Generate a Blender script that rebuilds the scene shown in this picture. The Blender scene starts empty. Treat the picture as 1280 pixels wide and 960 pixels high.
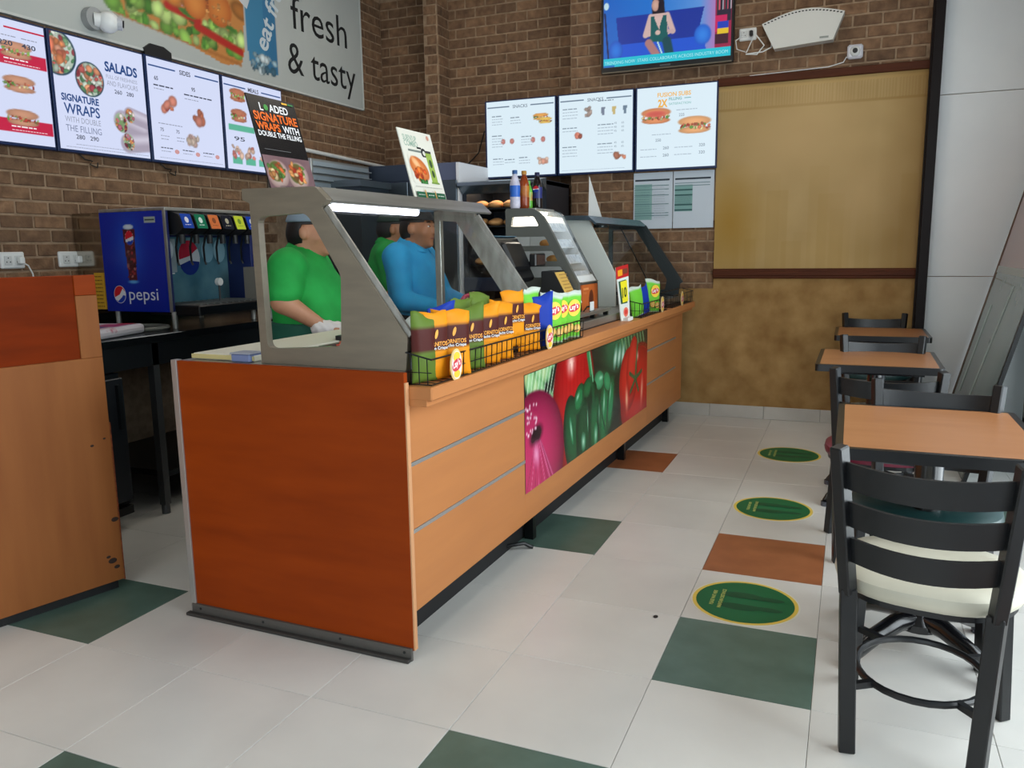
import bpy, bmesh, math, random
import numpy as np
from mathutils import Matrix, Vector
random.seed(7); RNG = np.random.RandomState(11)
PI = math.pi
sc = bpy.context.scene
COL = sc.collection

# ------------------------------------------------------------------ camera
cam_data = bpy.data.cameras.new('camera'); cam = bpy.data.objects.new('camera', cam_data); COL.objects.link(cam)
CAM_YAW, CAM_PITCH, CAM_ROLL = -0.395832, -0.166172, -0.0148608
_f = Vector((math.sin(CAM_YAW)*math.cos(CAM_PITCH), math.cos(CAM_YAW)*math.cos(CAM_PITCH), math.sin(CAM_PITCH)))
_r = Vector((math.cos(CAM_YAW), -math.sin(CAM_YAW), 0)); _u = _r.cross(_f)
_r2 = _r*math.cos(CAM_ROLL) + _u*math.sin(CAM_ROLL); _u2 = _u*math.cos(CAM_ROLL) - _r*math.sin(CAM_ROLL)
_m = Matrix.Identity(4)
for i in range(3):
    _m[i][0] = _r2[i]; _m[i][1] = _u2[i]; _m[i][2] = -_f[i]
_m[0][3], _m[1][3], _m[2][3] = 0.52495, -2.37537, 1.36723
cam.matrix_world = _m
cam_data.sensor_width = 36.0; cam_data.lens = 36.0*1010.03/1280.0; cam_data.clip_start = 0.05
sc.camera = cam

# ------------------------------------------------------------------ world, daylight, exposure
world = bpy.data.worlds.new('world'); sc.world = world; world.use_nodes = True
bg = world.node_tree.nodes['Background']; bg.inputs[0].default_value = (0.80, 0.90, 1.0, 1); bg.inputs[1].default_value = 1.2
sc.view_settings.view_transform = 'Standard'; sc.view_settings.look = 'None'
sc.view_settings.gamma = 1.0; sc.view_settings.use_curve_mapping = False
sc.view_settings.exposure = 0.0

def area_light(name, loc, direction, sx, sy, power, color):
    l = bpy.data.lights.new(name, 'AREA'); l.shape = 'RECTANGLE'; l.size = sx; l.size_y = sy
    l.energy = power; l.color = color
    o = bpy.data.objects.new(name, l); COL.objects.link(o); o.location = loc
    o.rotation_euler = Vector(direction).to_track_quat('-Z', 'Y').to_euler()
    return o
# daylight outside the shop-front windows (right-hand wall and the street side behind the camera)
area_light('daylight_side', (2.05, 0.3, 1.75), (-1, 0, -0.12), 2.6, 6.6, 300, (0.93, 0.97, 1.0))
area_light('daylight_street', (-0.7, -4.25, 1.75), (0, 1, -0.08), 4.4, 2.6, 54, (0.92, 0.97, 1.0))

# ------------------------------------------------------------------ colour + material helpers
def lin(c):
    c = np.asarray(c, float)/255.0
    return np.where(c <= 0.04045, c/12.92, ((c+0.055)/1.055)**2.4)
def rgba(c): l = lin(c); return (float(l[0]), float(l[1]), float(l[2]), 1.0)

_mats = {}
def mat(name, col=(128,128,128), rough=0.5, metal=0.0, col2=None, scale=8.0, stretch=(1,1,1), bump=0.0, bscale=None,
        emit=0.0, spec=0.5, detail=4.0, contrast=(0.35,0.65), random_tint=0.0, coat=0.0):
    if name in _mats: return _mats[name]
    m = bpy.data.materials.new(name); m.use_nodes = True; nt = m.node_tree; b = nt.nodes['Principled BSDF']
    b.inputs['Roughness'].default_value = rough; b.inputs['Metallic'].default_value = metal
    b.inputs['Specular IOR Level'].default_value = spec
    if coat: b.inputs['Coat Weight'].default_value = coat; b.inputs['Coat Roughness'].default_value = 0.15
    b.inputs['Base Color'].default_value = rgba(col)
    out = None
    if col2 is not None or bump:
        tc = nt.nodes.new('ShaderNodeTexCoord'); mp = nt.nodes.new('ShaderNodeMapping'); mp.inputs['Scale'].default_value = stretch
        nt.links.new(tc.outputs['Object'], mp.inputs[0])
        if random_tint:
            oi = nt.nodes.new('ShaderNodeObjectInfo'); ad = nt.nodes.new('ShaderNodeVectorMath'); ad.operation = 'ADD'
            ml = nt.nodes.new('ShaderNodeMath'); ml.operation = 'MULTIPLY'; ml.inputs[1].default_value = 37.0
            nt.links.new(oi.outputs['Random'], ml.inputs[0]); nt.links.new(mp.outputs[0], ad.inputs[0]); nt.links.new(ml.outputs[0], ad.inputs[1])
            vec = ad.outputs[0]
        else: vec = mp.outputs[0]
        nz = nt.nodes.new('ShaderNodeTexNoise'); nz.inputs['Scale'].default_value = scale; nz.inputs['Detail'].default_value = detail
        nt.links.new(vec, nz.inputs['Vector'])
        if col2 is not None:
            r = nt.nodes.new('ShaderNodeValToRGB'); r.color_ramp.elements[0].position = contrast[0]; r.color_ramp.elements[1].position = contrast[1]
            r.color_ramp.elements[0].color = rgba(col); r.color_ramp.elements[1].color = rgba(col2)
            nt.links.new(nz.outputs['Fac'], r.inputs[0]); out = r.outputs[0]
            if random_tint:
                hs = nt.nodes.new('ShaderNodeHueSaturation'); mr = nt.nodes.new('ShaderNodeMapRange')
                mr.inputs['To Min'].default_value = 1-random_tint; mr.inputs['To Max'].default_value = 1+random_tint
                nt.links.new(oi.outputs['Random'], mr.inputs['Value']); nt.links.new(mr.outputs[0], hs.inputs['Value'])
                nt.links.new(out, hs.inputs['Color']); out = hs.outputs[0]
            nt.links.new(out, b.inputs['Base Color'])
        if bump:
            bp = nt.nodes.new('ShaderNodeBump'); bp.inputs['Strength'].default_value = bump; bp.inputs['Distance'].default_value = 0.01
            src = nz
            if bscale:
                src = nt.nodes.new('ShaderNodeTexNoise'); src.inputs['Scale'].default_value = bscale; nt.links.new(vec, src.inputs['Vector'])
            nt.links.new(src.outputs['Fac'], bp.inputs['Height']); nt.links.new(bp.outputs[0], b.inputs['Normal'])
    if emit:
        b.inputs['Emission Color'].default_value = rgba(col); b.inputs['Emission Strength'].default_value = emit
        if out is not None: nt.links.new(out, b.inputs['Emission Color'])
    _mats[name] = m
    return m

def attr_mat(name, rough=0.5, emit=0.0, spec=0.4, coat=0.0):
    if name in _mats: return _mats[name]
    m = bpy.data.materials.new(name); m.use_nodes = True; nt = m.node_tree; b = nt.nodes['Principled BSDF']
    a = nt.nodes.new('ShaderNodeAttribute'); a.attribute_name = 'print'
    b.inputs['Roughness'].default_value = rough; b.inputs['Specular IOR Level'].default_value = spec
    if coat: b.inputs['Coat Weight'].default_value = coat
    if emit:
        b.inputs['Base Color'].default_value = (0.01,0.01,0.012,1)
        nt.links.new(a.outputs['Color'], b.inputs['Emission Color']); b.inputs['Emission Strength'].default_value = emit
    else: nt.links.new(a.outputs['Color'], b.inputs['Base Color'])
    _mats[name] = m; return m

def glass_mat(name, tint=(0.93,0.97,0.96), refl=0.10, rough=0.02):
    if name in _mats: return _mats[name]
    m = bpy.data.materials.new(name); m.use_nodes = True; nt = m.node_tree; nt.nodes.clear()
    o = nt.nodes.new('ShaderNodeOutputMaterial'); mx = nt.nodes.new('ShaderNodeMixShader')
    t = nt.nodes.new('ShaderNodeBsdfTransparent'); g = nt.nodes.new('ShaderNodeBsdfGlossy'); g.inputs['Roughness'].default_value = rough
    t.inputs[0].default_value = (*tint, 1)
    lw = nt.nodes.new('ShaderNodeLayerWeight'); lw.inputs[0].default_value = 0.25
    mr = nt.nodes.new('ShaderNodeMapRange'); mr.inputs['To Min'].default_value = refl*0.4; mr.inputs['To Max'].default_value = min(1, refl*5)
    nt.links.new(lw.outputs['Fresnel'], mr.inputs['Value']); nt.links.new(mr.outputs[0], mx.inputs[0])
    nt.links.new(t.outputs[0], mx.inputs[1]); nt.links.new(g.outputs[0], mx.inputs[2]); nt.links.new(mx.outputs[0], o.inputs[0])
    _mats[name] = m; return m

# ------------------------------------------------------------------ mesh helpers
def link(name, me, m=None, parent=None, loc=None):
    o = bpy.data.objects.new(name, me); COL.objects.link(o)
    if m is not None:
        if isinstance(m, (list, tuple)):
            for k in m: me.materials.append(k)
        elif not me.materials: me.materials.append(m)
    if parent is not None: o.parent = parent
    if loc is not None: o.location = loc
    return o
def tag(o, label=None, cat=None, group=None, kind=None):
    if label: o['label'] = label
    if cat: o['category'] = cat
    if group: o['group'] = group
    if kind: o['kind'] = kind
    return o
def thing(name, label, cat, loc=(0,0,0), rz=0.0, group=None):
    o = bpy.data.objects.new(name, None); COL.objects.link(o); o.empty_display_size = 0.05
    o.location = loc; o.rotation_euler = (0,0,rz)
    return tag(o, label, cat, group)
def copy_tree(o, parent=None):
    c = o.copy(); COL.objects.link(c); c.parent = parent
    for ch in list(o.children): copy_tree(ch, c)
    return c

class MB:
    """collects shapes into one bmesh"""
    def __init__(s): s.bm = bmesh.new(); s.mi = 0
    def _post(s, verts, M=None):
        fs = set()
        for v in verts:
            for f in v.link_faces: fs.add(f)
        for f in fs: f.material_index = s.mi
        if M is not None: bmesh.ops.transform(s.bm, matrix=M, verts=verts)
    def box(s, lo, hi, bev=0.0, M=None, seg=1):
        lo = Vector(lo); hi = Vector(hi); c = (lo+hi)/2; d = hi-lo
        g = bmesh.ops.create_cube(s.bm, size=1.0, matrix=Matrix.Translation(c) @ Matrix.Diagonal((abs(d.x),abs(d.y),abs(d.z),1)))
        vs = g['verts']
        if bev:
            es = {e for v in vs for e in v.link_edges}
            r = bmesh.ops.bevel(s.bm, geom=list(es), offset=bev, segments=seg, affect='EDGES', profile=0.5)
            vs = list({v for f in r['faces'] for v in f.verts} | {v for v in vs if v.is_valid})
            seen = set(vs); st = list(vs)
            while st:
                v = st.pop()
                for e in v.link_edges:
                    w = e.other_vert(v)
                    if w not in seen: seen.add(w); st.append(w)
            vs = list(seen)
        s._post(vs, M); return s
    def bar(s, p, q, w, h=None, up=(0,0,1), bev=0.0):
        p = Vector(p); q = Vector(q); h = h or w; d = q-p; L = d.length; z = d.normalized(); up = Vector(up)
        x = up.cross(z)
        if x.length < 1e-4: x = Vector((1,0,0)).cross(z)
        x.normalize(); y = z.cross(x)
        M = Matrix.Identity(4)
        for i in range(3): M[i][0]=x[i]; M[i][1]=y[i]; M[i][2]=z[i]; M[i][3]=p[i]
        return s.box((-w/2,-h/2,0),(w/2,h/2,L), bev, M)
    def cyl(s, p, q, r, r2=None, n=16, caps=True):
        p = Vector(p); q = Vector(q); d = q-p; L = d.length
        M = Matrix.Translation((p+q)/2) @ d.to_track_quat('Z','Y').to_matrix().to_4x4()
        g = bmesh.ops.create_cone(s.bm, cap_ends=caps, segments=n, radius1=r, radius2=r if r2 is None else r2, depth=L, matrix=M)
        s._post(g['verts']); return s
    def sph(s, c, r, n=12):
        r = r if isinstance(r,(tuple,list)) else (r,r,r)
        g = bmesh.ops.create_uvsphere(s.bm, u_segments=n, v_segments=max(6,n//2+2), radius=1.0, matrix=Matrix.Translation(c) @ Matrix.Diagonal((*r,1)))
        s._post(g['verts']); return s
    def tube(s, pts, r, n=8, closed=False):
        pts = [Vector(p) for p in pts]; N = len(pts); rings = []
        prev = None
        for i in range(N):
            a = pts[(i-1)%N] if (closed or i>0) else pts[i]; b = pts[(i+1)%N] if (closed or i<N-1) else pts[i]
            t = (b-a).normalized()
            if prev is None:
                x = t.orthogonal().normalized()
            else:
                x = (prev - t*prev.dot(t)); x = x.normalized() if x.length>1e-6 else t.orthogonal().normalized()
            prev = x; y = t.cross(x); rr = r[i] if isinstance(r,(list,tuple)) else r
            rings.append([s.bm.verts.new(pts[i]+(x*math.cos(2*PI*k/n)+y*math.sin(2*PI*k/n))*rr) for k in range(n)])
        rng = range(N) if closed else range(N-1)
        for i in rng:
            A = rings[i]; B = rings[(i+1)%N]
            for k in range(n):
                f = s.bm.faces.new((A[k],A[(k+1)%n],B[(k+1)%n],B[k])); f.material_index = s.mi
        if not closed:
            for R,rev in ((rings[0],True),(rings[-1],False)):
                f = s.bm.faces.new(R[::-1] if rev else R); f.material_index = s.mi
        return s
    def lathe(s, prof, c=(0,0,0), n=20):
        rings = []
        for r,z in prof:
            rings.append([s.bm.verts.new((c[0]+r*math.cos(2*PI*k/n), c[1]+r*math.sin(2*PI*k/n), c[2]+z)) for k in range(n)])
        for A,B in zip(rings[:-1],rings[1:]):
            for k in range(n):
                f = s.bm.faces.new((A[k],A[(k+1)%n],B[(k+1)%n],B[k])); f.material_index = s.mi
        for R,rev in ((rings[0],True),(rings[-1],False)):
            if True:
                f = s.bm.faces.new(R[::-1] if rev else R); f.material_index = s.mi
        return s
    def prism(s, poly, axis, a, b, holes=None):
        """2-D polygon (list of pairs) extruded along axis ('x','y','z') from a to b; optional single hole (bridged)"""
        def P(u,v,t): return {'x':(t,u,v),'y':(u,t,v),'z':(u,v,t)}[axis]
        def ring(pts,t): return [s.bm.verts.new(P(u,v,t)) for u,v in pts]
        A = ring(poly,a); B = ring(poly,b); n = len(poly); fs = []
        for k in range(n): fs.append(s.bm.faces.new((A[k],A[(k+1)%n],B[(k+1)%n],B[k])))
        if not holes:
            fs.append(s.bm.faces.new(A[::-1])); fs.append(s.bm.faces.new(B))
        else:
            from mathutils.geometry import tessellate_polygon
            hA = [ring(h,a) for h in holes]; hB = [ring(h,b) for h in holes]
            for h0,h1 in zip(hA,hB):
                m = len(h0)
                for k in range(m): fs.append(s.bm.faces.new((h0[(k+1)%m],h0[k],h1[k],h1[(k+1)%m])))
            loops = [[Vector((u,v,0)) for u,v in poly]] + [[Vector((u,v,0)) for u,v in h] for h in holes]
            tris = tessellate_polygon(loops)
            fa = A + [v for h in hA for v in h]; fb = B + [v for h in hB for v in h]
            for t in tris:
                try:
                    fs.append(s.bm.faces.new([fa[i] for i in t][::-1])); fs.append(s.bm.faces.new([fb[i] for i in t]))
                except ValueError: pass
        for f in fs: f.material_index = s.mi
        bmesh.ops.recalc_face_normals(s.bm, faces=fs)
        return s
    def build(s, name, m, parent=None, smooth=False, loc=None):
        bmesh.ops.recalc_face_normals(s.bm, faces=s.bm.faces[:]) if not getattr(s,'keepn',False) else None
        me = bpy.data.meshes.new(name); s.bm.to_mesh(me); s.bm.free()
        if smooth:
            me.polygons.foreach_set('use_smooth', [True]*len(me.polygons))
            try: me.set_sharp_from_angle(angle=math.radians(40))
            except Exception: pass
        return link(name, me, m, parent, loc)

def rrect(x0,y0,x1,y1,r,n=4):
    pts = []
    for cx,cy,a0 in ((x1-r,y1-r,0),(x0+r,y1-r,90),(x0+r,y0+r,180),(x1-r,y0+r,270)):
        for k in range(n+1):
            a = math.radians(a0+90*k/n); pts.append((cx+r*math.cos(a), cy+r*math.sin(a)))
    return pts
def round_poly(pts, r, n=4):
    out = []; N = len(pts)
    for i in range(N):
        p = Vector(pts[i]); a = Vector(pts[i-1]); b = Vector(pts[(i+1)%N])
        rr = r[i] if isinstance(r,(list,tuple)) else r
        d1 = (a-p); d2 = (b-p); rr = min(rr, d1.length*0.45, d2.length*0.45)
        p1 = p+d1.normalized()*rr; p2 = p+d2.normalized()*rr
        for k in range(n+1):
            t = k/n; q = p1*(1-t)**2 + p*2*t*(1-t) + p2*t*t; out.append((q.x,q.y))
    return out

# ------------------------------------------------------------------ flat print (lettering, posters, screens)
class Pic:
    """small painted picture: a grid of colours worked out with numpy"""
    def __init__(s, w, h, nx, ny, bg):
        s.w,s.h,s.nx,s.ny = w,h,nx,ny
        xs = np.linspace(0,w,nx); ys = np.linspace(0,h,ny); s.X,s.Y = np.meshgrid(xs,ys)
        s.C = np.zeros((ny,nx,3)); s.C[:] = bg; s.a = np.zeros((ny,nx))
    def noise(s, sc=1.0, seed=0):
        r = np.random.RandomState(seed); n = np.zeros_like(s.X)
        for o in range(4):
            for k in range(4):
                a = r.rand()*6.28; f = sc*2**o*(0.7+0.6*r.rand()); n += np.sin((s.X*math.cos(a)+s.Y*math.sin(a))*f+r.rand()*6.28)/2**o
        return n/4
    def put(s, mask, col):
        m = np.clip(mask,0,1)[...,None]; s.C = s.C*(1-m)+np.asarray(col,float)*m; return s
    def ellm(s, cx,cy,rx,ry,rot=0,soft=0.06):
        c,n = math.cos(rot),math.sin(rot); dx=s.X-cx; dy=s.Y-cy
        u=(dx*c+dy*n)/rx; v=(-dx*n+dy*c)/ry; d=np.sqrt(u*u+v*v)
        return np.clip((1-d)/soft,0,1), u, v, d
    def ell(s, cx,cy,rx,ry,rot=0,col=(0,0,0),edge=None,soft=0.06,clip=None,pw=2.0):
        m,u,v,d = s.ellm(cx,cy,rx,ry,rot,soft)
        if clip is not None: m = m*clip
        c = np.asarray(col,float)*np.ones_like(s.C)
        if edge is not None:
            t = np.clip(d,0,1)[...,None]**pw; c = c*(1-t)+np.asarray(edge,float)*t
        return s.put(m, c)
    def poly(s, pts, col, soft=0.0):
        inside = np.zeros(s.X.shape,bool); n=len(pts); j=n-1
        for i in range(n):
            xi,yi=pts[i]; xj,yj=pts[j]
            cond=((yi>s.Y)!=(yj>s.Y)); xx=(xj-xi)*(s.Y-yi)/((yj-yi) if abs(yj-yi)>1e-12 else 1e-12)+xi
            inside ^= cond & (s.X<xx); j=i
        return s.put(inside.astype(float), col)
    def line(s, p, q, r, col, soft=0.3):
        p=np.array(p,float);q=np.array(q,float);d=q-p
        t=np.clip(((s.X-p[0])*d[0]+(s.Y-p[1])*d[1])/max(1e-12,d@d),0,1)
        dist=np.hypot(s.X-p[0]-t*d[0],s.Y-p[1]-t*d[1]); return s.put(np.clip((r-dist)/(r*soft)+1e-9,0,1),col)
    def blobs(s, n, region, r, cols, seed=0, clip=None, asp=(0.5,1.0)):
        g=np.random.RandomState(seed)
        for k in range(n):
            x=region[0]+g.rand()*(region[2]-region[0]); y=region[1]+g.rand()*(region[3]-region[1])
            c=np.array(cols[g.randint(len(cols))],float)*(0.8+0.4*g.rand()); rr=r*(0.6+0.8*g.rand())
            s.ell(x,y,rr,rr*(asp[0]+(asp[1]-asp[0])*g.rand()),g.rand()*3.14,np.clip(c,0,255),np.clip(c*0.6,0,255),soft=0.25,clip=clip)
        return s

_tcache = {}
def text_geo(body, bold=0.0):
    key=(body,bold)
    if key in _tcache: return _tcache[key]
    cu = bpy.data.curves.new('t','FONT'); cu.body = body; cu.size = 1.0; cu.offset = bold; cu.resolution_u = 3
    o = bpy.data.objects.new('t',cu); me = bpy.data.meshes.new_from_object(o)
    v = np.array([p.co[:2] for p in me.vertices]) if len(me.vertices) else np.zeros((0,2))
    f = [tuple(p.vertices) for p in me.polygons]
    if len(v):
        v[:,0]-=v[:,0].min()
    bpy.data.objects.remove(o); bpy.data.curves.remove(cu); bpy.data.meshes.remove(me)
    _tcache[key]=(v,f); return v,f

class Print:
    def __init__(s): s.v=[]; s.c=[]; s.f=[]; s.layer=0
    def _add(s, pts, faces, cols, z=None):
        b=len(s.v); s.layer+=1; zz = s.layer*0.00025 if z is None else z
        for p in pts: s.v.append((p[0],p[1],zz))
        s.c.extend(cols); s.f.extend([tuple(i+b for i in f) for f in faces])
    def rect(s,x0,y0,x1,y1,col): s._add([(x0,y0),(x1,y0),(x1,y1),(x0,y1)],[(0,1,2,3)],[col]*4); return s
    def poly(s,pts,col): s._add(pts,[tuple(range(len(pts)))],[col]*len(pts)); return s
    def disc(s,cx,cy,rx,ry,col,edge=None,rot=0,n=24,a0=0,a1=2*PI):
        c,si=math.cos(rot),math.sin(rot); pts=[(cx,cy)]
        full = abs(a1-a0-2*PI)<1e-6; m = n if full else n+1
        for k in range(m):
            a=a0+(a1-a0)*k/n; u=rx*math.cos(a); v=ry*math.sin(a); pts.append((cx+u*c-v*si,cy+u*si+v*c))
        fs=[(0,k+1,(k+1)%m+1) for k in range(m if full else m-1)]
        s._add(pts,fs,[col]+[edge or col]*m); return s
    def text(s,body,x,y,size,col,bold=0.0,align='l',w=None,rot=0.0):
        v,f=text_geo(body,bold)
        if not len(v): return s
        v=v*size; W=v[:,0].max()
        if w: v=v*np.array([w/W,1.0]); W=w
        if align=='c': v=v-np.array([W/2,0])
        elif align=='r': v=v-np.array([W,0])
        c,si=math.cos(rot),math.sin(rot)
        v=v@np.array([[c,si],[-si,c]])
        s._add(v+np.array([x,y]),f,[col]*len(v)); return s
    def fine(s,x0,x1,y,h,col,seed=0):
        """a line of tiny illegible print: dashes of word length"""
        g=random.Random(seed*31+int(y*10000)); x=x0
        while x<x1-h*0.6:
            L=min(x1-x,h*(1.2+2.6*g.random())); s.rect(x,y,x+L,y+h*0.62,col); x+=L+h*0.55
        return s
    def raster(s,pic,x0,y0,w,h):
        xs=np.linspace(x0,x0+w,pic.nx); ys=np.linspace(y0,y0+h,pic.ny); X,Y=np.meshgrid(xs,ys)
        nx,ny=pic.nx,pic.ny; idx=np.arange(nx*ny).reshape(ny,nx)
        q=np.stack([idx[:-1,:-1],idx[:-1,1:],idx[1:,1:],idx[1:,:-1]],-1).reshape(-1,4)
        s._add(np.stack([X.ravel(),Y.ravel()],1).tolist(),[tuple(t) for t in q.tolist()],[tuple(c) for c in np.clip(pic.C,0,255).reshape(-1,3).tolist()]); return s
    def build(s,name,m,parent,origin,u,v,off=0.001):
        u=np.array(u,float);v=np.array(v,float);n=np.cross(u,v);o=np.array(origin,float)
        P=np.array(s.v); co=o+P[:,:1]*u+P[:,1:2]*v+(P[:,2:]+off)*n
        me=bpy.data.meshes.new(name); me.from_pydata(co.tolist(),[],s.f)
        at=me.attributes.new('print','FLOAT_COLOR','POINT')
        c=np.ones((len(P),4)); c[:,:3]=lin(np.array(s.c,float)); at.data.foreach_set('color',c.ravel().astype(np.float32))
        return link(name,me,m,parent)

# ------------------------------------------------------------------ signed-distance surfaces (bodies, cloth, bread)
class SDF:
    def __init__(s, lo, hi, h):
        s.lo=np.array(lo,float); s.h=h; s.n=np.ceil((np.array(hi)-s.lo)/h).astype(int)+1
        s.D=np.full(tuple(s.n),1.0)
    def _sub(s,lo,hi,k):
        m=k+0.03
        a=np.maximum(0,np.floor((np.array(lo)-m-s.lo)/s.h).astype(int)); b=np.minimum(s.n,np.ceil((np.array(hi)+m-s.lo)/s.h).astype(int)+1)
        if (b<=a).any(): return None,None
        g=[s.lo[i]+s.h*np.arange(a[i],b[i]) for i in range(3)]
        return (slice(a[0],b[0]),slice(a[1],b[1]),slice(a[2],b[2])),np.meshgrid(*g,indexing='ij')
    def _mix(s,sl,d,k):
        A=s.D[sl]
        if k<=0: s.D[sl]=np.minimum(A,d)
        else:
            h=np.clip(0.5+0.5*(A-d)/k,0,1); s.D[sl]=A*(1-h)+d*h-k*h*(1-h)
    def cone(s,a,b,ra,rb,k=0.03):
        a=np.array(a,float);b=np.array(b,float);r=max(ra,rb)
        sl,G=s._sub(np.minimum(a,b)-r,np.maximum(a,b)+r,k)
        if sl is None: return s
        d=b-a; L=max(1e-9,d@d); px,py,pz=G[0]-a[0],G[1]-a[1],G[2]-a[2]
        t=np.clip((px*d[0]+py*d[1]+pz*d[2])/L,0,1)
        s._mix(sl,np.sqrt((px-t*d[0])**2+(py-t*d[1])**2+(pz-t*d[2])**2)-(ra+(rb-ra)*t),k); return s
    def ell(s,c,r,k=0.03,rz=0.0,ry=0.0):
        c=np.array(c,float);R=max(r)
        sl,G=s._sub(c-R,c+R,k)
        if sl is None: return s
        x,y,z=G[0]-c[0],G[1]-c[1],G[2]-c[2]
        if rz: cc,ss=math.cos(rz),math.sin(rz); x,y=x*cc+y*ss,-x*ss+y*cc
        if ry: cc,ss=math.cos(ry),math.sin(ry); x,z=x*cc-z*ss,x*ss+z*cc
        k0=np.sqrt((x/r[0])**2+(y/r[1])**2+(z/r[2])**2); k1=np.sqrt((x/r[0]**2)**2+(y/r[1]**2)**2+(z/r[2]**2)**2)
        s._mix(sl,np.where(k1>1e-9,k0*(k0-1)/np.maximum(k1,1e-9),-min(r)),k); return s
    def coords(s):
        g=[s.lo[i]+s.h*np.arange(s.n[i]) for i in range(3)]; return np.meshgrid(*g,indexing='ij')
    def clip(s,d): s.D=np.maximum(s.D,d); return s
    def mesh(s):
        D=s.D.copy()
        for ax in range(3):
            sl=[slice(None)]*3
            for e in (0,-1): sl[ax]=e; D[tuple(sl)]=np.maximum(D[tuple(sl)],1e-3)
        nx,ny,nz=D.shape; ins=D<0
        cnt=np.zeros((nx-1,ny-1,nz-1)); acc=np.zeros((nx-1,ny-1,nz-1,3))
        offs=[(i,j,k) for i in (0,1) for j in (0,1) for k in (0,1)]
        def cs(o): return (slice(o[0],nx-1+o[0]),slice(o[1],ny-1+o[1]),slice(o[2],nz-1+o[2]))
        for o in offs:
            for ax in range(3):
                if o[ax]==0:
                    p=list(o);p[ax]=1; A=D[cs(o)];B=D[cs(p)]; c=(A<0)!=(B<0)
                    t=np.where(c,A/np.where(c,A-B,1),0); cnt+=c
                    for q in range(3): acc[...,q]+=np.where(c,o[q]+(t if q==ax else 0),0)
        act=cnt>0; ids=np.full(cnt.shape,-1); n=int(act.sum()); ids[act]=np.arange(n)
        base=np.stack(np.nonzero(act),1); V=s.lo+s.h*(base+acc[act]/cnt[act][:,None]); F=[]
        for ax in range(3):
            sl0=[slice(0,m) for m in D.shape]; sl1=list(sl0); sl0[ax]=slice(0,D.shape[ax]-1); sl1[ax]=slice(1,None)
            A=ins[tuple(sl0)];B=ins[tuple(sl1)]; b,c=[q for q in range(3) if q!=ax]
            for (m,flip) in ((A&~B,False),(~A&B,True)):
                I=np.stack(np.nonzero(m),1)
                if not len(I): continue
                ok=(I[:,b]>0)&(I[:,c]>0)&(I[:,b]<D.shape[b]-1)&(I[:,c]<D.shape[c]-1); I=I[ok]
                def cell(db,dc):
                    J=I.copy();J[:,b]-=db;J[:,c]-=dc; return ids[J[:,0],J[:,1],J[:,2]]
                q=np.stack([cell(1,1),cell(0,1),cell(0,0),cell(1,0)],1)
                if flip != (ax==1): q=q[:,::-1]
                F.append(q)
        return V,np.concatenate(F)
    def build(s,name,m,parent,loc=None):
        V,F=s.mesh(); me=bpy.data.meshes.new(name); me.from_pydata(V.tolist(),[],F.tolist())
        me.polygons.foreach_set('use_smooth',[True]*len(me.polygons)); me.update()
        return link(name,me,m,parent,loc)

# counter frame: the counter stands 1.15 degrees off the tile grid
KR = 0.02
def cl(lx, ly, z=0.0):
    dx, dy = lx+0.77, ly+0.17
    return (-0.77+dx*math.cos(KR)+dy*math.sin(KR), -0.17-dx*math.sin(KR)+dy*math.cos(KR), z)
# ================================================================== THE SETTING
XL, YB, YD, XR, YF, ZC, TS = -3.62, 4.50, 4.21, 1.70, -4.0, 3.75, 0.48

def struct(o, kind='structure'): o['kind'] = kind; return o

# ---- floor
M_tile_w = mat('floor_tile_white', (216,214,208), 0.28, col2=(202,200,195), scale=3.0, stretch=(1,1,1), contrast=(0.3,0.8), random_tint=0.03, bump=0.02, bscale=6)
M_tile_g = mat('floor_tile_green', (74,98,88), 0.32, col2=(90,114,104), scale=9, contrast=(0.3,0.75), random_tint=0.08)
M_tile_b = mat('floor_tile_brown', (160,98,62), 0.35, col2=(140,82,50), scale=9, contrast=(0.3,0.75), random_tint=0.05)
M_grout = mat('floor_grout', (112,108,100), 0.8)
mb = MB(); mb.box((XL-0.1,YF,-0.06),(XR+0.1,YB+0.1,-0.004))
floor = struct(mb.build('floor', M_grout))
mb = MB(); mb.box((0.0008,0.0008,-0.006),(TS-0.0008,TS-0.0008,0.0), bev=0.0012)
t0 = mb.build('tile', M_tile_w, floor); tile_w = t0.data
def retile(name, m):
    me = tile_w.copy(); me.name = name; me.materials.clear(); me.materials.append(m); return me
tile_g, tile_b = retile('tile_green', M_tile_g), retile('tile_brown', M_tile_b)
special = {(0,0):'g',(-1,-2):'g',(-3,-3):'g',(-5,-1):'g',(-2,2):'g',(0,2):'b',(-2,5):'b',(-6,3):'g',(2,-2):'b',(2,4):'g'}
first = True
for i in range(-8,4):
    for j in range(-8,9):
        if j*TS > YD-0.02 and i >= -3: continue
        me = {'g':tile_g,'b':tile_b}.get(special.get((i,j)), tile_w)
        if first: o = t0; first = False; o.data = me
        else: o = bpy.data.objects.new('tile', me); COL.objects.link(o); o.parent = floor
        o.location = (i*TS, j*TS, random.uniform(-0.0004,0.0004))

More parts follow.
